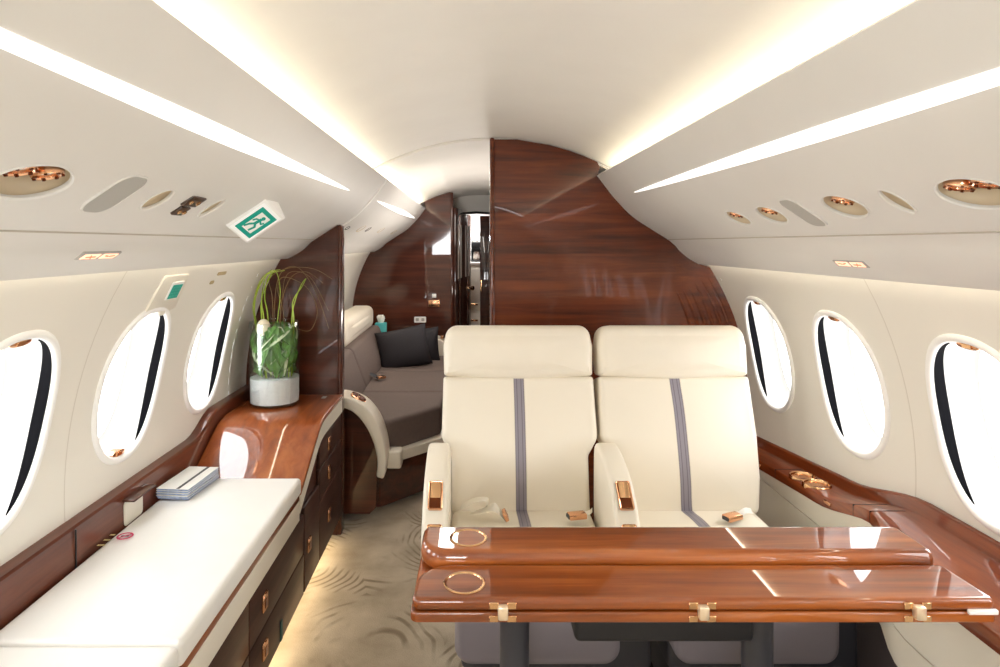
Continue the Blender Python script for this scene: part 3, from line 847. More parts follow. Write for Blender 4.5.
# tall end cabinet with a swooping top
t = thing('end_cabinet', 'glossy wooden end cabinet with swooping top under the glass vase', 'cabinet', (0, 0, 0))
sw = [(2.203, .497), (2.24, .516), (2.29, .543), (2.34, .570), (2.39, .597), (2.44, .624), (2.48, .644), (2.52, .657), (2.57, .664), (2.63, .665), (2.75, .665), (2.918, .665)]
sws = catmull([(y, z) for y, z in sw], 5)
und = [(y, z-.022) for y, z in sws]
bm = bmesh.new(); prism(bm, sws+list(reversed(und)), YZ, -1.116, XF+.018, .004, 2); obj('top', bm, M['wood_swoop'], t, sharp=50)
b2 = [(y, z-.085) for y, z in sws]
bm = bmesh.new(); prism(bm, und+list(reversed(b2)), YZ, XF-.012, XF+.014); obj('cream_band', bm, M['cream'], t)
bm = bmesh.new(); prism(bm, [(2.275, .085), (2.918, .085), (2.918, .60), (2.5, .60), (2.275, .44)], YZ, -.96, XF-.004); obj('carcass', bm, M['wood_dark_y'], t)
bm = bmesh.new(); bx(bm, -.90, XF-.06, 2.275, 2.918, 0, .085); obj('plinth', bm, M['blackbox'], t)
d = cab_front(t, 2.278, 2.50, .09, .40); d.name = 'door'; pull(d, 2.335, .24)
for z0, z1 in ((.09, .33), (.334, .455), (.459, .572)):
    d = cab_front(t, 2.505, 2.912, z0, z1); pull(d, 2.66, (z0+z1)/2)
bm = bmesh.new(); bx(bm, -.785, -.765, 2.83, 2.87, .664, .6655); obj('marking', bm, M['grille'], t)
for k in (-1, 1):
    pass

# left wooden side ledge along the wall
t = thing('side_rail', 'dark wooden rail along left wall between white pads and windows', 'rail', (0, 0, 0))
def ztop_l(y): return .64+.065*smooth(2.30, 2.52, y)
ys = [.3+.04*i for i in range(66)]
ys = [y for y in ys if y <= 2.915]+[2.918]
bm = bmesh.new(); rings = []
for y in ys:
    z = ztop_l(y); rings.append([(-1.118, y, .47), (-1.122, y, z-.006), (-1.127, y, z), (-1.165, y, z+.004), (-1.165, y, .47)])
loft(bm, rings); obj('rail_board', bm, M['wood_rail'], t)
bm = bmesh.new(); prism(bm, rrect(.10, .072, .012, 4, 1.875, .572), YZ, -1.128, -1.117); pk = obj('pocket', bm, M['cream'], t)
bm = bmesh.new(); bx(bm, -1.135, -1.085, 1.82, 1.945, .611, .618, .003); obj('pocket_flap', bm, M['wood_dark_y'], pk)
bm = bmesh.new(); lathe(bm, [(.010, 0), (.010, .010), (.006, .014), (.0005, .015)], 16, frame((-1.118, 2.205, .565), (0, 1, 0), (0, 0, 1), (1, 0, 0)), caps=False); obj('knob', bm, M['gold'], t)
bm = bmesh.new(); bx(bm, -1.1195, -1.1165, 1.60, 1.603, .475, .632); obj('joint', bm, M['blackbox'], t)

# booklets
lab_b = ['white booklet with a dark spine stripe, topmost of the stack on the left pad', 'booklet second from top in the stack on the white pad',
         'booklet third from top in the stack on the white pad', 'booklet fourth from top in the stack on the white pad', 'lowest booklet of the stack, lying on the white pad']
for k in range(5):
    z = .5475+.0075*(4-k)
    t = thing('booklet', lab_b[k], 'booklet', (-1.047+random.uniform(-.003, .003), 2.09+random.uniform(-.004, .004), z), rad(-5)+random.uniform(-.02, .02), 'booklets stacked on the white pad')
    bm = bmesh.new(); bx(bm, -.052, .052, -.098, .098, .001, .0062, 0); obj('pages', bm, M['paper_blue'], t)
    bm = bmesh.new(); bx(bm, -.0535, .0535, -.0995, .0995, .0058, .0072, 0); cv = obj('cover', bm, M['paper'], t)
    if k == 0:
        bm = bmesh.new(); bx(bm, .012, .022, -.098, .098, .0071, .0077, 0); obj('stripe', bm, M['charcoal'], cv)

# no-smoking mark printed on the pad
t = thing('no_smoking_mark', 'round pink no smoking mark with faint gold lines printed on the white pad', 'marking', (-1.072, 1.746, .5475))
bm = bmesh.new()
n = 36
loft(bm, [[(r*math.cos(2*PI*k/n), r*math.sin(2*PI*k/n), z) for k in range(n)] for r, z in ((.0215, 0), (.0215, .0008), (.0165, .0008), (.0165, 0))], caps=False); obj('ring', bm, M['red'], t)
bm = bmesh.new(); bx(bm, -.018, .018, -.002, .002, 0, .0008, 0, 1, Matrix.Rotation(rad(45), 4, 'Z')); obj('slash', bm, M['red'], t)
bm = bmesh.new(); bx(bm, -.011, .011, -.003, .003, 0, .0005); obj('cigarette', bm, M['charcoal'], t)
for k in range(3):
    bm = bmesh.new(); bx(bm, -.05-.004*k, -.026, -.0, .0, 0, .0, 0) if False else bx(bm, -.046, -.026-.003*k, -.045+.030*k-.05*0-.012, -.045+.030*k-.004, 0, .0005)
    obj('printed_line', bm, M['gold_print'], t)

# ------------------------------------------------------------------ vase and plants
VX, VY, VZ = -.968, 2.745, .6655
t = thing('glass_vase', 'clear cylindrical glass vase holding leaves over pale sand on the end cabinet', 'vase', (VX, VY, VZ))
bm = bmesh.new(); lathe(bm, [(.002, .001), (.104, .001), (.109, .006), (.109, .36), (.1065, .363), (.104, .36), (.104, .012), (.002, .012)], 48, caps=False); obj('glass', bm, M['vase_glass'], t)
bm = bmesh.new(); lathe(bm, [(.002, .013), (.1025, .013), (.1035, .05), (.1035, .118), (.08, .122), (.04, .118), (.002, .121)], 48); tag(obj('sand', bm, M['sand'], t), kind='stuff')
pt = thing('leaf_arrangement', 'green leaves and arching grass blades standing in the glass vase', 'plant', (VX, VY, VZ))
def blade(bm, P, w, face, fold=.25):
    """leaf strip along P, half-width w(t), flat side turned to face"""
    L_, C_, R_ = [], [], []
    m = len(P)
    for i, p in enumerate(P):
        p = Vector(p); a = Vector(P[max(i-1, 0)]); b = Vector(P[min(i+1, m-1)]); d = (b-a).normalized()
        f = Vector(face(p)) if callable(face) else Vector(face)
        s = d.cross(f); s = s.normalized() if s.length > 1e-6 else d.orthogonal().normalized()
        ww = w(i/(m-1)); nn = s.cross(d)
        C_.append(p); L_.append(p+s*ww+nn*ww*fold); R_.append(p-s*ww+nn*ww*fold)
    loft(bm, [[l, c, r] for l, c, r in zip(L_, C_, R_)], closed=False, caps=False)
bl = {k: bmesh.new() for k in ('leaf', 'leaf_pale')}
for i in range(84):
    a0 = random.uniform(0, 2*PI); z0 = random.uniform(.125, .24); ln = random.uniform(.10, .2)
    lean = random.uniform(-1.3, 1.3); rr0 = random.uniform(.066, .086)
    P = []
    for k in range(9):
        q = k/8; a = a0+lean*q*ln/.10; z = z0+ln*q*math.cos(lean*.6); r = rr0+.006*math.sin(PI*q)
        P.append((r*math.cos(a), r*math.sin(a), min(z, .345)))
    kind = 'leaf_pale' if i % 4 == 0 else 'leaf'
    wid = random.uniform(.012, .022) if kind == 'leaf' else random.uniform(.004, .008)
    if kind == 'leaf_pale':
        P = [(x*1.03, y*1.03, z) for x, y, z in P]
    blade(bl[kind], P, lambda s, w_=wid: w_*math.sin(PI*min(1, .06+.92*s))**.8, lambda p: (p.x, p.y, .15))
for i in range(16):
    a0 = random.uniform(0, 2*PI); P = [(.05*math.cos(a0)*(1-.3*k/8), .05*math.sin(a0), .12+.03*k) for k in range(9)]
    blade(bl['leaf'], P, lambda s: .022*math.sin(PI*min(1, .06+.92*s))**.8, (math.cos(a0), math.sin(a0), .1))
obj('foliage', bl['leaf'], M['leaf'], pt); obj('variegated_leaves', bl['leaf_pale'], M['leaf_pale'], pt)
bm = bmesh.new()
bmesh.ops.create_icosphere(bm, subdivisions=3, radius=.03, matrix=Matrix.Translation((-.03, -.06, .335)))
for v in bm.verts: v.co.z = .335+(v.co.z-.335)*(1.0 if v.co.z < .335 else 1.5)
obj('bulb', bm, M['bulb'], pt)
bm = bmesh.new()
GR = [  # control points of the broad grass blades
    [(-.03, -.03, .12), (-.045, -.03, .34), (-.05, -.02, .47), (.005, -.02, .585), (.03, -.02, .50), (.02, -.03, .36)],
    [(-.05, -.02, .12), (-.075, -.02, .34), (-.08, -.02, .46), (-.03, -.02, .57), (.03, -.02, .592)],
    [(-.06, 0, .12), (-.085, 0, .34), (-.095, 0, .44), (-.06, 0, .55), (0, -.01, .59)],
    [(-.02, -.05, .12), (-.03, -.05, .36), (-.045, -.04, .46), (-.03, -.03, .56), (.01, -.03, .585)],
    [(-.01, -.02, .12), (-.02, -.03, .38), (-.035, -.03, .48), (-.01, -.03, .57), (.05, -.02, .588)],
    [(-.07, .03, .12), (-.09, .03, .33), (-.10, .03, .42), (-.08, .03, .52), (-.02, .02, .59)],
    [(.07, -.03, .12), (.085, -.03, .38), (.10, -.03, .46), (.13, -.04, .53), (.15, -.04, .555)],
    [(.08, -.02, .12), (.09, -.02, .36), (.085, -.02, .45), (.13, -.03, .52), (.148, -.04, .552)]]
for g in GR:
    P = catmull(g, 6); blade(bm, P, lambda s: .0032*(1-.55*s), (0, -1, .1), .4)
obj('grass_blades', bm, M['grass'], pt)
bm = bmesh.new()
TH = [[(0, 0, .12), (.0, 0, .45), (.03, 0, .58), (.12, -.05, .60), (.22, -.15, .50), (.29, -.22, .36)],
      [(.02, 0, .12), (.03, -.02, .40), (.08, -.05, .55), (.16, -.08, .585), (.25, -.15, .54)],
      [(.0, -.02, .12), (.0, -.03, .45), (-.01, -.04, .55), (.08, -.08, .60), (.20, -.12, .60), (.30, -.2, .56)],
      [(.04, .0, .12), (.04, .0, .38), (.02, -.02, .50), (.05, -.04, .56), (.15, -.05, .52), (.20, -.05, .42), (.17, -.05, .33), (.10, -.05, .34)],
      [(.0, .03, .12), (.02, .03, .42), (.05, .02, .57), (.16, -.02, .56), (.26, -.10, .42)]]
for g in TH:
    P = catmull(g, 7); tube(bm, P, [.0016-.0009*i/len(P) for i in range(len(P))], 5)
obj('thin_grass_blades', bm, M['grass_tan'], pt)

# ------------------------------------------------------------------ emergency exit cover, label and vents on the left wall
def on_wall(sg, y, z, d=0):
    x = math.sqrt((R-d)**2-(z-ZC)**2); Pp = Vector((sg*x, y, z)); Nn = Vector((-sg*x, 0, -(z-ZC))).normalized()
    Tt = Vector((-sg*(z-ZC), 0, x)).normalized() if sg > 0 else Vector(((z-ZC), 0, x)).normalized()
    return Pp, Tt, Nn
Pp, Tt, Nn = on_wall(-1, 1.93, 1.218)
t = thing('exit_handle_cover', 'cream cover panel with green instruction label above the middle left window', 'cover', Pp)
MX = frame((0, 0, 0), (0, 1, 0), Tt, Nn)
bm = bmesh.new(); prism(bm, rpoly([(-.10, -.062), (.09, -.062), (.075, .065), (-.085, .065)], .012), XY, -.006, .007, .003, 2, MX); cv = obj('cover_panel', bm, M['cream'], t)
bm = bmesh.new(); bx(bm, -.02, .055, -.02, .042, .006, .010, .001, 1, MX); lb = obj('label_plate', bm, M['white'], t)
bm = bmesh.new(); bx(bm, -.014, .049, -.016, .032, .0095, .0108, 0, 1, MX); gl = obj('green_label', bm, M['green'], lb)
for k in range(4):
    bm = bmesh.new()
    for q in range(3):
        bx(bm, -.008+.019*q, -.008+.019*q+.013, .022-.010*k, .0245-.010*k, .0106, .0112, 0, 1, MX)
    obj('printed_line', bm, plain('label print', srgb(90, 180, 165), .5), lb)
bm = bmesh.new(); bx(bm, -.016, .02, -.075, -.06, -.002, .012, .004, 2, MX); obj('catch', bm, M['cream'], t)
for y, z, a, lab in ((2.285, 1.262, .038, 'larger tan wall slit above the left window nearest the vase'), (2.235, 1.232, .016, 'tiny tan wall slit below the larger slit near the vase')):
    Pp, Tt, Nn = on_wall(-1, y, z)
    bm = bmesh.new(); prism(bm, rrect(2*a, .014, .006), XY, -.002, .002, mat=frame((0, 0, 0), (0, 1, 0), Tt, Nn))
    tag(obj('wall_slit', bm, plain('slit tan', srgb(186, 166, 124), .5), loc=Pp), lab, 'vent', 'small slits in the left wall')

# ------------------------------------------------------------------ right side ledge
t = thing('side_ledge', 'glossy wooden ledge with cream side panels along the right wall beside the seats', 'ledge', (0, 0, 0))
zl = lambda y: .625-.07*smooth(1.68, 2.06, y)-.09*max(0, y-2.06)
xi = lambda y: 1.03-.125*(1-smooth(1.42, 1.80, y))
ys = [2.74-.05*i for i in range(50)]
bm = bmesh.new(); rings = []
for y in ys:
    z = zl(y); xo = circx(z+.04)-.004; x0 = xi(y)
    rings.append([(x0, y, z-.034), (x0, y, z-.004), (x0+.004, y, z), (xo-.022, y, z), (xo-.017, y, z+.004), (xo-.013, y, z+.031), (xo-.010, y, z+.036), (xo, y, z+.038), (xo+.004, y, z-.034)])
loft(bm, rings); obj('wood_top', bm, M['wood_y'], t, sharp=50)
bm = bmesh.new(); rings = []
for y in ys:
    z = zl(y)-.034; x0 = xi(y)+.004
    rings.append([(x0, y, z), (x0, y, .4535), (x0+.02, y, .4535), (x0+.02, y, z)])
loft(bm, rings); obj('upper_panel', bm, M['cream'], t, sharp=50)
bm = bmesh.new(); rings = []
for y in ys:
    x0 = xi(y)+.004; zb = .365-.13*smooth(1.6, 2.0, y); rings.append([(x0, y, .4495), (x0, y, zb), (x0+.02, y, zb), (x0+.02, y, .4495)])
loft(bm, rings); obj('lower_panel', bm, M['cream'], t, sharp=50)
bm = bmesh.new(); rings = []
for y in ys:
    x0 = xi(y)+.012; zb = .362-.13*smooth(1.6, 2.0, y); rings.append([(x0, y, zb), (min(x0-.05, .88), y, .0), (min(x0, .90), y, 0), (x0+.018, y, zb)])
loft(bm, rings); obj('kick_panel', bm, plain('dark carpet', srgb(58, 50, 52), .9), t, sharp=50)
for y, x in ((2.195, 1.076), (2.102, 1.074)):
    MX = Matrix.Translation((x, y, zl(y)))
    bm = bmesh.new(); lathe(bm, [(.0455, -.006), (.045, .005), (.042, .008), (.039, .006), (.037, -.001), (.034, -.004)], 40, MX, caps=False); c = obj('cup_holder', bm, M['brass'], t)
    bm = bmesh.new(); lathe(bm, [(.037, .0005), (.02, .001), (.0005, .001)], 40, MX, caps=False); obj('cup_bottom', bm, M['gold'], c)
for y, x in ((2.43, xi(2.43)-.001), (1.96, xi(1.96)-.001)):
    bm = bmesh.new(); bx(bm, x-.004, x+.004, y-.018, y+.018, zl(y)-.022, zl(y)-.010, .002, 1); obj('button', bm, M['gold'], t)
for y in (2.3, 1.83, 1.74):
    bm = bmesh.new(); bx(bm, xi(y)-.0006, xi(y)+.10, y-.001, y+.001, zl(y)-.034, zl(y)+.0012); obj('joint', bm, M['blackbox'], t)

# ------------------------------------------------------------------ seats
def make_seat():
    t = thing('cabin_seat', '', 'seat', (0, 0, 0), 0, 'cream cabin seats behind the table')
    # cushion
    bm = bmesh.new(); cushion(bm, rpoly([(-.235, -.50), (.235, -.50), (.24, .03), (-.24, .03)], [.05, .05, .02, .02]), .08, lambda u, v, w: (u, v, .415+w-.02*v), .016, .03)
    obj('seat_cushion', bm, M['striped'], t, sharp=60)
    rec = rad(17)
    bv, bw = Vector((0, math.sin(rec), math.cos(rec))), Vector((0, -math.cos(rec), math.sin(rec)))
    o = Vector((0, .065, .44))
    f = lambda u, v, w: tuple(o+Vector((u, 0, 0))+bv*v+bw*w)
    out = rpoly([(-.238, -.02), (.238, -.02), (.242, .175), (.279, .235), (.275, .452), (-.275, .452), (-.279, .235), (-.242, .175)], [.02, .02, .03, .05, .012, .012, .05, .03])
    bm = bmesh.new(); cushion(bm, out, .115, f, .022, .022); obj('backrest', bm, M['striped'], t, sharp=60)
    bm = bmesh.new(); cushion(bm, inset(out, .02), .05, lambda u, v, w: f(u, v, -w-.075), .01, .02); obj('seat_shell', bm, M['leather'], t, sharp=60)
    rh = rad(9)
    o2 = o+bv*.456
    hv, hw = Vector((0, math.sin(rh), math.cos(rh))), Vector((0, -math.cos(rh), math.sin(rh)))
    g = lambda u, v, w: tuple(o2+Vector((u, 0, 0))+hv*v+hw*(w+.004))
    oh = rpoly([(-.273, .002), (0, -.016), (.273, .002), (.276, .11), (.262, .187), (-.262, .187), (-.276, .11)], [.014, .6, .014, .08, .06, .06, .08])
    bm = bmesh.new(); cushion(bm, oh, .125, g, .013, .034); obj('headrest', bm, M['leather'], t, sharp=60)
    M['_open_back'] = (f, bmesh)
    # arm on the seat's outer side
    ax0, ax1 = -.318, -.245
    side = catmull([(.03, .37), (.03, .62), (.012, .683), (-.035, .692), (-.11, .682), (-.20, .652), (-.27, .600), (-.325, .525), (-.352, .45), (-.352, .405), (-.34, .375)], 4)+[(-.2, .365), (.02, .365)]
    bm = bmesh.new(); prism(bm, side, YZ, ax0, ax1, .014, 4); arm = obj('armrest', bm, M['leather'], t, sharp=55)
    bm = bmesh.new(); prism(bm, inset(side, .022), YZ, ax1-.004, ax1+.004, .003, 2); obj('side_panel', bm, M['leather'], arm)
    # gold control set in the sloping front of the arm
    def ctl(y, z, ang, h):
        a = rad(ang); uu = Vector((1, 0, 0)); vv = Vector((0, math.cos(a), math.sin(a))); ww = Vector((0, -math.sin(a), math.cos(a)))
        MX = frame(Vector(((ax0+ax1)/2+.002, y, z)), uu, vv, ww)
        bm = bmesh.new()
        o_ = rrect(.044, h, .006, 4)
        loft(bm, [[(u, v, w) for u, v in inset(o_, k)] for k, w in ((0, -.004), (0, .004), (.002, .006), (.005, .004), (.005, -.002))], caps=False, mat=MX)
        c = obj('arm_control', bm, M['gold'], arm)
        bm = bmesh.new(); prism(bm, rrect(.036, h-.008, .004, 3), XY, -.004, .0015, mat=MX); obj('recess', bm, M['gold_dark'], arm)
        bm = bmesh.new(); bx(bm, -.016, .016, -h*.12, h*.46, 0, .007, .003, 2, MX); obj('lever', bm, M['brass'], arm)
    ctl(-.2575, .6145, 42, .088)
    ctl(-.318, .530, 58, .046)
    # grey pedestal and leg rest
    bm = bmesh.new(); cushion(bm, rrect(.43, .15, .045, 6, 0, .355), .10, lambda u, v, w: (u, -.475-w, v), .008, .02); obj('leg_rest', bm, M['grey_leather'], t, sharp=60)
    bm = bmesh.new(); bx(bm, -.20, .325, -.42, .02, .20, .36, .015); obj('base', bm, M['charcoal'], t)
    bm = bmesh.new(); bx(bm, -.17, .17, -.36, -.02, .03, .23, .02); obj('pedestal', bm, M['charcoal'], t)
    for x in (-.15, .15):
        bm = bmesh.new(); bx(bm, x-.025, x+.025, -.45, .05, 0, .035, .006); bx(bm, x-.03, x+.03, -.47, -.40, 0, .06, .008); obj('floor_rail', bm, M['blackbox'], t)
    return t
seat = make_seat()
seat.location = (.075, 2.12, 0); seat['label'] = 'cream leather seat with grey centre stripe beside the carpeted aisle'
seat2 = dup(seat, (.643, 2.12, 0), 'cream leather seat with grey centre stripe beside the right wall ledge')
# on the wall side this seat's back is not cut out for an armrest
fb = M.pop('_open_back')[0]
bm = bmesh.new(); cushion(bm, rpoly([(-.238, -.02), (.252, -.02), (.272, .10), (.280, .25), (.276, .452), (-.275, .452), (-.279, .235), (-.242, .175)], [.02, .03, .1, .1, .012, .012, .05, .03]), .115, fb, .022, .022)
ob = obj('spare', bm, M['striped'], None, sharp=60)
for c in seat2.children:
    if c.name.startswith('backrest'): c.data = ob.data
bpy.data.objects.remove(ob)

# seat belts
def buckle(parent, loc, rz, w=.05, tilt=0):
    MX = Matrix.Translation(loc) @ Matrix.Rotation(rz, 4, 'Z') @ Matrix.Rotation(tilt, 4, 'Y')
    bm = bmesh.new(); bx(bm, -.030, .030, -.018, .018, -.009, .009, .005, 2, MX); b = obj('buckle', bm, M['gold'], parent)
    bm = bmesh.new(); bx(bm, -.033, -.024, -.013, .013, -.006, .006, .002, 1, MX); obj('buckle_slot', bm, M['charcoal'], b)
def ribbon(bm, P, w, side):
    r = []
    P = catmull(P, 6)
    for i, p in enumerate(P):
        p = Vector(p); s = Vector(side(i/(len(P)-1))).normalized()
        r.append([p+s*w, p-s*w, p-s*w+Vector((0, 0, -.002)), p+s*w+Vector((0, 0, -.002))])
    loft(bm, r)
ZS = .478
t = thing('seat_belt', 'cream seat belt curled up on the seat beside the aisle', 'seat belt', (-.075, 2.02, ZS), 0, 'seat belts')
bm = bmesh.new(); ribbon(bm, [(-.06, .06, .005), (-.045, .03, .03), (-.005, .01, .055), (.03, .02, .05), (.02, .03, .012), (-.02, .02, .01)], .018, lambda q: (.3, 1, .5-q)); obj('webbing', bm, M['cream'], t)
bm = bmesh.new(); ribbon(bm, [(-.02, .02, .008), (.02, .0, .026), (.05, -.01, .04), (.065, -.01, .03), (.085, -.02, .01)], .018, lambda q: (.6-q, 1, .7*q)); obj('webbing', bm, M['cream'], t)
bm = bmesh.new(); bx(bm, -.006, .006, -.02, .02, -.015, .015, .003, 2, Matrix.Translation((.088, -.018, .017)) @ Matrix.Rotation(rad(-25), 4, 'Y')); obj('tongue', bm, M['gold'], t)
t = thing('seat_belt', 'gold and black belt buckle on the aisle-side seat, by the middle armrest', 'seat belt', (.245, 2.01, ZS+.012), 0, 'seat belts')
buckle(t, (0, 0, 0), rad(12))
bm = bmesh.new(); ribbon(bm, [(.02, .0, 0), (.045, .01, .008), (.06, .05, -.002)], .012, lambda q: (.2, 1, .2)); obj('webbing', bm, M['cream'], t)
t = thing('seat_belt', 'gold belt buckle with white strap on the seat beside the right ledge', 'seat belt', (.745, 2.0, ZS+.012), 0, 'seat belts')
buckle(t, (0, 0, 0), rad(25))
bm = bmesh.new(); ribbon(bm, [(.02, .01, 0), (.05, .02, .012), (.085, .05, -.002)], .014, lambda q: (.2, 1, .2)); obj('webbing', bm, M['pad'], t)

# ------------------------------------------------------------------ folding table
def slab(bm, pts, z0, z1, r):
    rg = []
    def add(k, z): rg.append([(u, v, z) for u, v in inset(pts, k)])
    add(r+.003, z0); add(r, z0)
    for i in range(1, 5): a = i/4*PI/2; add(r-r*math.sin(a), z0+r-r*math.cos(a))
    for i in range(0, 5): a = i/4*PI/2; add(r-r*math.cos(a), z1-r+r*math.sin(a))
    add(r+.003, z1)
    loft(bm, rg)
t = thing('folding_table', 'long glossy wooden folding table with gold hinges in front of the seats', 'table', (0, 0, 0))
TX0, TX1 = -.212, .893
bm = bmesh.new(); slab(bm, rpoly([(TX0, 1.165), (TX1, 1.165), (TX1, 1.43), (TX0+.004, 1.43)], [.014, .010, .010, .02]), .657, .6775, .0045); obj('lower_slab', bm, M['wood_table_lit'], t)
bm = bmesh.new(); slab(bm, rpoly([(TX0+.002, 1.165), (TX1, 1.165), (TX1-.008, 1.295), (TX0+.012, 1.295)], [.018, .014, .014, .08], 12), .6795, .702, .008); obj('front_leaf', bm, M['wood_table_lit'], t)
bm = bmesh.new()
rl = rpoly([(TX0+.005, 1.300), (TX1-.010, 1.300), (TX1-.010, 1.428), (TX0+.005, 1.428)], [.075, .02, .02, .02], 12)
loft(bm, [[(u, v, w) for u, v in inset(rl, k)] for k, w in ((.012, .6785), (.004, .683), (.0005, .690), (0, .700), (.001, .708), (.004, .717), (.009, .7225), (.014, .724), (.017, .724))]); obj('rear_leaf', bm, M['wood_table_lit'], t, sharp=40)
for x, y, z, lab in ((-.110, 1.222, .702, 0), (-.103, 1.363, .724, 0)):
    MX = Matrix.Translation((x, y, z))
    bm = bmesh.new(); lathe(bm, [(.0415, -.001), (.0415, .0012), (.0395, .0024), (.036, .0018), (.0345, -.001)], 48, MX, caps=False); c = obj('cup_ring', bm, M['brass'], t)
    bm = bmesh.new(); lathe(bm, [(.0345, .0004), (.02, .0006), (.0005, .0006)], 48, MX, caps=False); obj('cup_plate', bm, M['wood_table_lit'], c)
for x in (-.037, .338, .742):
    bm = bmesh.new()
    for dx in (-1, 1):
        for z0, z1 in ((.660, .672), (.684, .697)):
            bx(bm, x+dx*.017-.0085, x+dx*.017+.0085, 1.1625, 1.168, z0, z1, .001, 1)
    h = obj('hinge', bm, M['brass'], t)
    bm = bmesh.new(); bx(bm, x-.010, x+.010, 1.152, 1.168, .668, .694, .004, 2); obj('hinge_knuckle', bm, plain('pale gold', srgb(248, 226, 196), .25, metal=.6), h)
bm = bmesh.new(); bx(bm, .836, .892, 1.160, 1.168, .6745, .684, .002, 1); obj('slide_latch', bm, M['white'], t)
for x in (-.006, .503):
    bm = bmesh.new(); lathe(bm, [(.045, 0), (.045, .012), (.031, .018), (.031, .655)], 28, Matrix.Translation((x, 1.30, 0))); obj('leg', bm, M['charcoal'], t)
bm = bmesh.new(); bx(bm, .11, .47, 1.235, 1.40, .573, .657, .012, 3); obj('mechanism_box', bm, M['blackbox'], t)
bm = bmesh.new(); bx(bm, -.065, -.048, 1.20, 1.23, .640, .657, .002, 1); obj('stop_block', bm, M['blackbox'], t)

# ------------------------------------------------------------------ divan beyond the partition
t = thing('divan_sofa', 'taupe upholstered divan with cream trim beyond the wooden partition', 'sofa', (0, 0, 0))
base = [(-1.05, 3.16), (-.56, 3.16), (-.26, 3.47), (-.24, 5.30), (-1.05, 5.30)]
bm = bmesh.new(); prism(bm, base, XY, .03, .235); obj('wood_base', bm, M['wood_dark'], t)
bm = bmesh.new(); prism(bm, [(x+(.006 if x > -.6 else 0), y-.006) for x, y in base], XY, .235, .29, .006, 2); obj('cream_rail', bm, M['cream'], t)
segs = [([(-1.0, 3.22), (-.53, 3.22), (-.275, 3.52), (-.255, 3.86), (-1.0, 3.86)], [.01, .05, .06, .02, .01]),
        ([(-1.0, 3.865), (-.255, 3.865), (-.245, 4.50), (-1.0, 4.50)], .015), ([(-1.0, 4.505), (-.245, 4.505), (-.24, 5.12), (-1.0, 5.12)], .015)]
for pts, r in segs:
    bm = bmesh.new(); cushion(bm, rpoly(pts, r), .165, lambda u, v, w: (u, v, .37+w), .012, .025, .012); obj('seat_cushion', bm, M['taupe'], t, sharp=60)
MXB = lambda u, v, w: (-.90+w+(.72-v)*.38-.02, u, v)
for y0, y1 in ((3.10, 3.95), (3.955, 5.10)):
    bm = bmesh.new(); cushion(bm, rrect(y1-y0, .26, .02, 5, (y0+y1)/2, .575), .11, MXB, .012, .025); obj('back_cushion', bm, M['taupe'], t, sharp=60)
for y0, y1 in ((3.10, 3.97), (3.975, 5.10)):
    bm = bmesh.new(); cushion(bm, rrect(y1-y0, .18, .06, 6, (y0+y1)/2, .78), .17, lambda u, v, w: (-.985+w, u, v), .012, .05, .03); obj('head_bolster', bm, M['leather'], t, sharp=60)
# near curved arm: wooden cheek with a cream band over it
cur = catmull([(-1.05, .622), (-.80, .622), (-.70, .612), (-.625, .575), (-.565, .50), (-.530, .40), (-.517, .30), (-.530, .215)], 6)
inn = catmull([(-.565, .225), (-.560, .30), (-.575, .38), (-.612, .465), (-.668, .535), (-.735, .567), (-.82, .575), (-1.05, .575)], 6)
bm = bmesh.new(); prism(bm, cur+inn, XZ, 3.04, 3.20, .01, 3); arm = obj('arm_band', bm, M['leather'], t, sharp=50)
bm = bmesh.new(); prism(bm, [(-1.02, .04), (-.60, .04), (-.57, .07), (-.565, .225)]+inn[1:], XZ, 3.055, 3.19); obj('arm_cheek', bm, M['wood_dark'], t)
bm = bmesh.new(); prism(bm, rr_pts(28, .042, .045, 2.6), XY, -.003, .007, .003, 2, frame((-.668, 3.12, .597), Vector((.85, 0, -.52)).normalized(), (0, 1, 0), Vector((.52, 0, .85)).normalized())); c = obj('arm_control', bm, M['gold'], t)
for k in (-1, 1):
    bm = bmesh.new(); bx(bm, -.012, .012, -.03, .03, .006, .010, .002, 1, frame((-.668, 3.12, .597), Vector((.85, 0, -.52)).normalized(), (0, 1, 0), Vector((.52, 0, .85)).normalized()) @ Matrix.Translation((k*.018, 0, 0))); obj('control_slot', bm, M['gold_dark'], c)
bm = bmesh.new(); bx(bm, -.53, -.455, 3.15, 3.24, .225, .315, .012, 3); obj('corner_block', bm, M['cream'], t)
# far arm
cur2 = catmull([(-1.05, .60), (-.55, .60), (-.40, .59), (-.32, .55), (-.26, .47), (-.235, .36), (-.235, .29)], 5)
bm = bmesh.new(); prism(bm, cur2+[(-1.05, .29)], XZ, 5.14, 5.34, .012, 3); obj('far_arm', bm, M['leather'], t, sharp=50)
bm = bmesh.new(); bx(bm, -.36, -.33, 5.2, 5.28, .575, .60, .006, 2); obj('far_arm_control', bm, M['gold'], t)
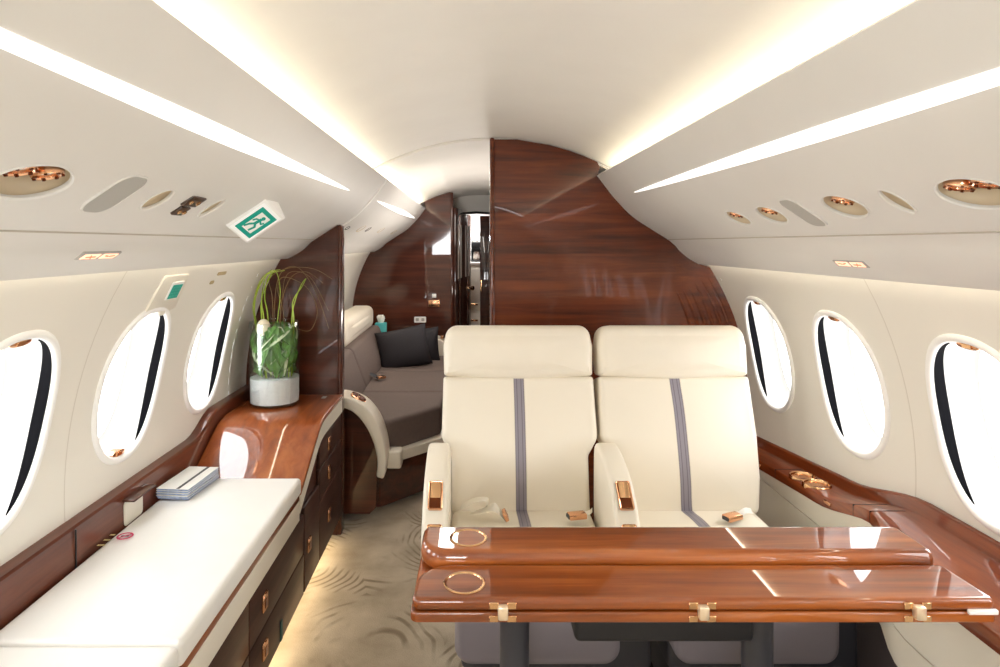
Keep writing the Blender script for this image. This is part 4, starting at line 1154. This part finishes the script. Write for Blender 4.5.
# pillows
def pillow(loc, rx, ry, rz, s, lab):
    bm = bmesh.new(); n = 18; ring = []
    G = {}
    for sgn in (1, -1):
        for i in range(n+1):
            for j in range(n+1):
                u, v = -1+2*i/n, -1+2*j/n
                e = (1-abs(u)**2.4)*(1-abs(v)**2.4)
                h = sgn*(.075*max(0, e)**.55)
                px = u*s*(1-.07*(1-abs(v)**2)*0 - .06*abs(u)*(1-v*v)); pz = v*s*.80*(1-.06*abs(v)*(1-u*u))
                G[(sgn, i, j)] = bm.verts.new((px, h, pz))
        for i in range(n):
            for j in range(n):
                bm.faces.new([G[(sgn, i, j)], G[(sgn, i+1, j)], G[(sgn, i+1, j+1)], G[(sgn, i, j+1)]])
    o = obj('throw_pillow', bm, M['pillow'], sharp=180)
    o.location = loc; o.rotation_euler = (rx, ry, rz)
    tag(o, lab, 'pillow', 'black throw pillows on the divan')
pillow((-.61, 4.66, .585), rad(-16), rad(-11), rad(6), .195, 'large black throw pillow leaning at the far end of the taupe divan')
pillow((-.53, 4.92, .555), rad(-14), rad(-6), rad(-6), .18, 'black throw pillow mostly hidden behind the front black pillow')
# tissue box
t = thing('tissue_box', 'teal tissue box with white tissue in the corner by the cream bolster', 'tissue box', (-.865, 5.24, .60))
bm = bmesh.new(); bx(bm, -.045, .045, -.045, .045, .002, .105, .004); obj('box', bm, M['teal'], t)
bm = bmesh.new()
loft(bm, [[(.03*k*math.cos(2*PI*i/12)*(1+.25*math.sin(3*i)), .018*k*math.sin(2*PI*i/12), z+.01*math.sin(2*i)*k) for i in range(12)] for k, z in ((.5, .10), (.9, .12), (1.1, .145), (.7, .165), (.15, .17))]); obj('tissue', bm, M['tissue'], t)
for x, y, lab in ((-.72, 3.55, 'gold belt buckle on the divan seat near the curved arm'), (-.70, 4.12, 'gold belt buckle on the divan seat beside the black pillow')):
    t = thing('divan_belt', lab, 'seat belt', (x, y, .475), 0, 'seat belts')
    buckle(t, (0, 0, .01), rad(40))
    bm = bmesh.new(); ribbon(bm, [(-.02, .0, .008), (-.05, .02, .02), (-.09, .03, .03)], .02, lambda q: (.2, 1, .2)); obj('webbing', bm, M['charcoal'], t)

# ------------------------------------------------------------------ light, world, camera
def area(name, loc, rot, sx, sy, e, color=(1, 1, 1)):
    ld = bpy.data.lights.new(name, 'AREA'); ld.shape = 'RECTANGLE'; ld.size = sx; ld.size_y = sy; ld.energy = e; ld.color = color
    o = bpy.data.objects.new(name, ld); COL.objects.link(o); o.location = loc; o.rotation_euler = rot
    return o
area('front_fill', (-.62, -1.9, 1.4), (rad(86), 0, rad(-10)), .6, .5, 24, (.97, .985, 1))  # added fill behind the camera, no real fixture
area('aft_fill', (-.35, 4.3, 1.83), (0, 0, 0), .3, 1.6, 26, (1, .93, .84))  # added fill under the aft ceiling to brighten the far zone
area('divan_fill', (.05, 4.1, .9), (0, rad(143), 0), .12, 1.4, 12, (1, .94, .86))  # added fill hidden behind the bulkhead, lifts the dark aft ceiling and divan
area('galley_light', (-.1, 7.0, 1.8), (0, 0, 0), .3, .3, 14, (1, .98, .95))

w = bpy.data.worlds.new('overcast'); SC.world = w; w.use_nodes = True
bg = w.node_tree.nodes['Background']; bg.inputs['Color'].default_value = (.97, .985, 1, 1); bg.inputs['Strength'].default_value = 9.5

cam = bpy.data.cameras.new('camera'); co = bpy.data.objects.new('camera', cam); COL.objects.link(co)
co.location = (-.095, 0, 1.37); co.rotation_euler = (rad(90), 0, 0)
cam.sensor_width = 36; cam.lens = 22.32; cam.shift_x = .028; cam.shift_y = -.0895; cam.clip_start = .05
SC.camera = co
SC.view_settings.view_transform = 'Standard'; SC.view_settings.look = 'None'
SC.view_settings.exposure = .11
SC.cycles.max_bounces = 12; SC.cycles.diffuse_bounces = 6; SC.cycles.glossy_bounces = 5; SC.cycles.transparent_max_bounces = 12
SC.cycles.sample_clamp_indirect = 6; SC.cycles.caustics_reflective = False; SC.cycles.caustics_refractive = False
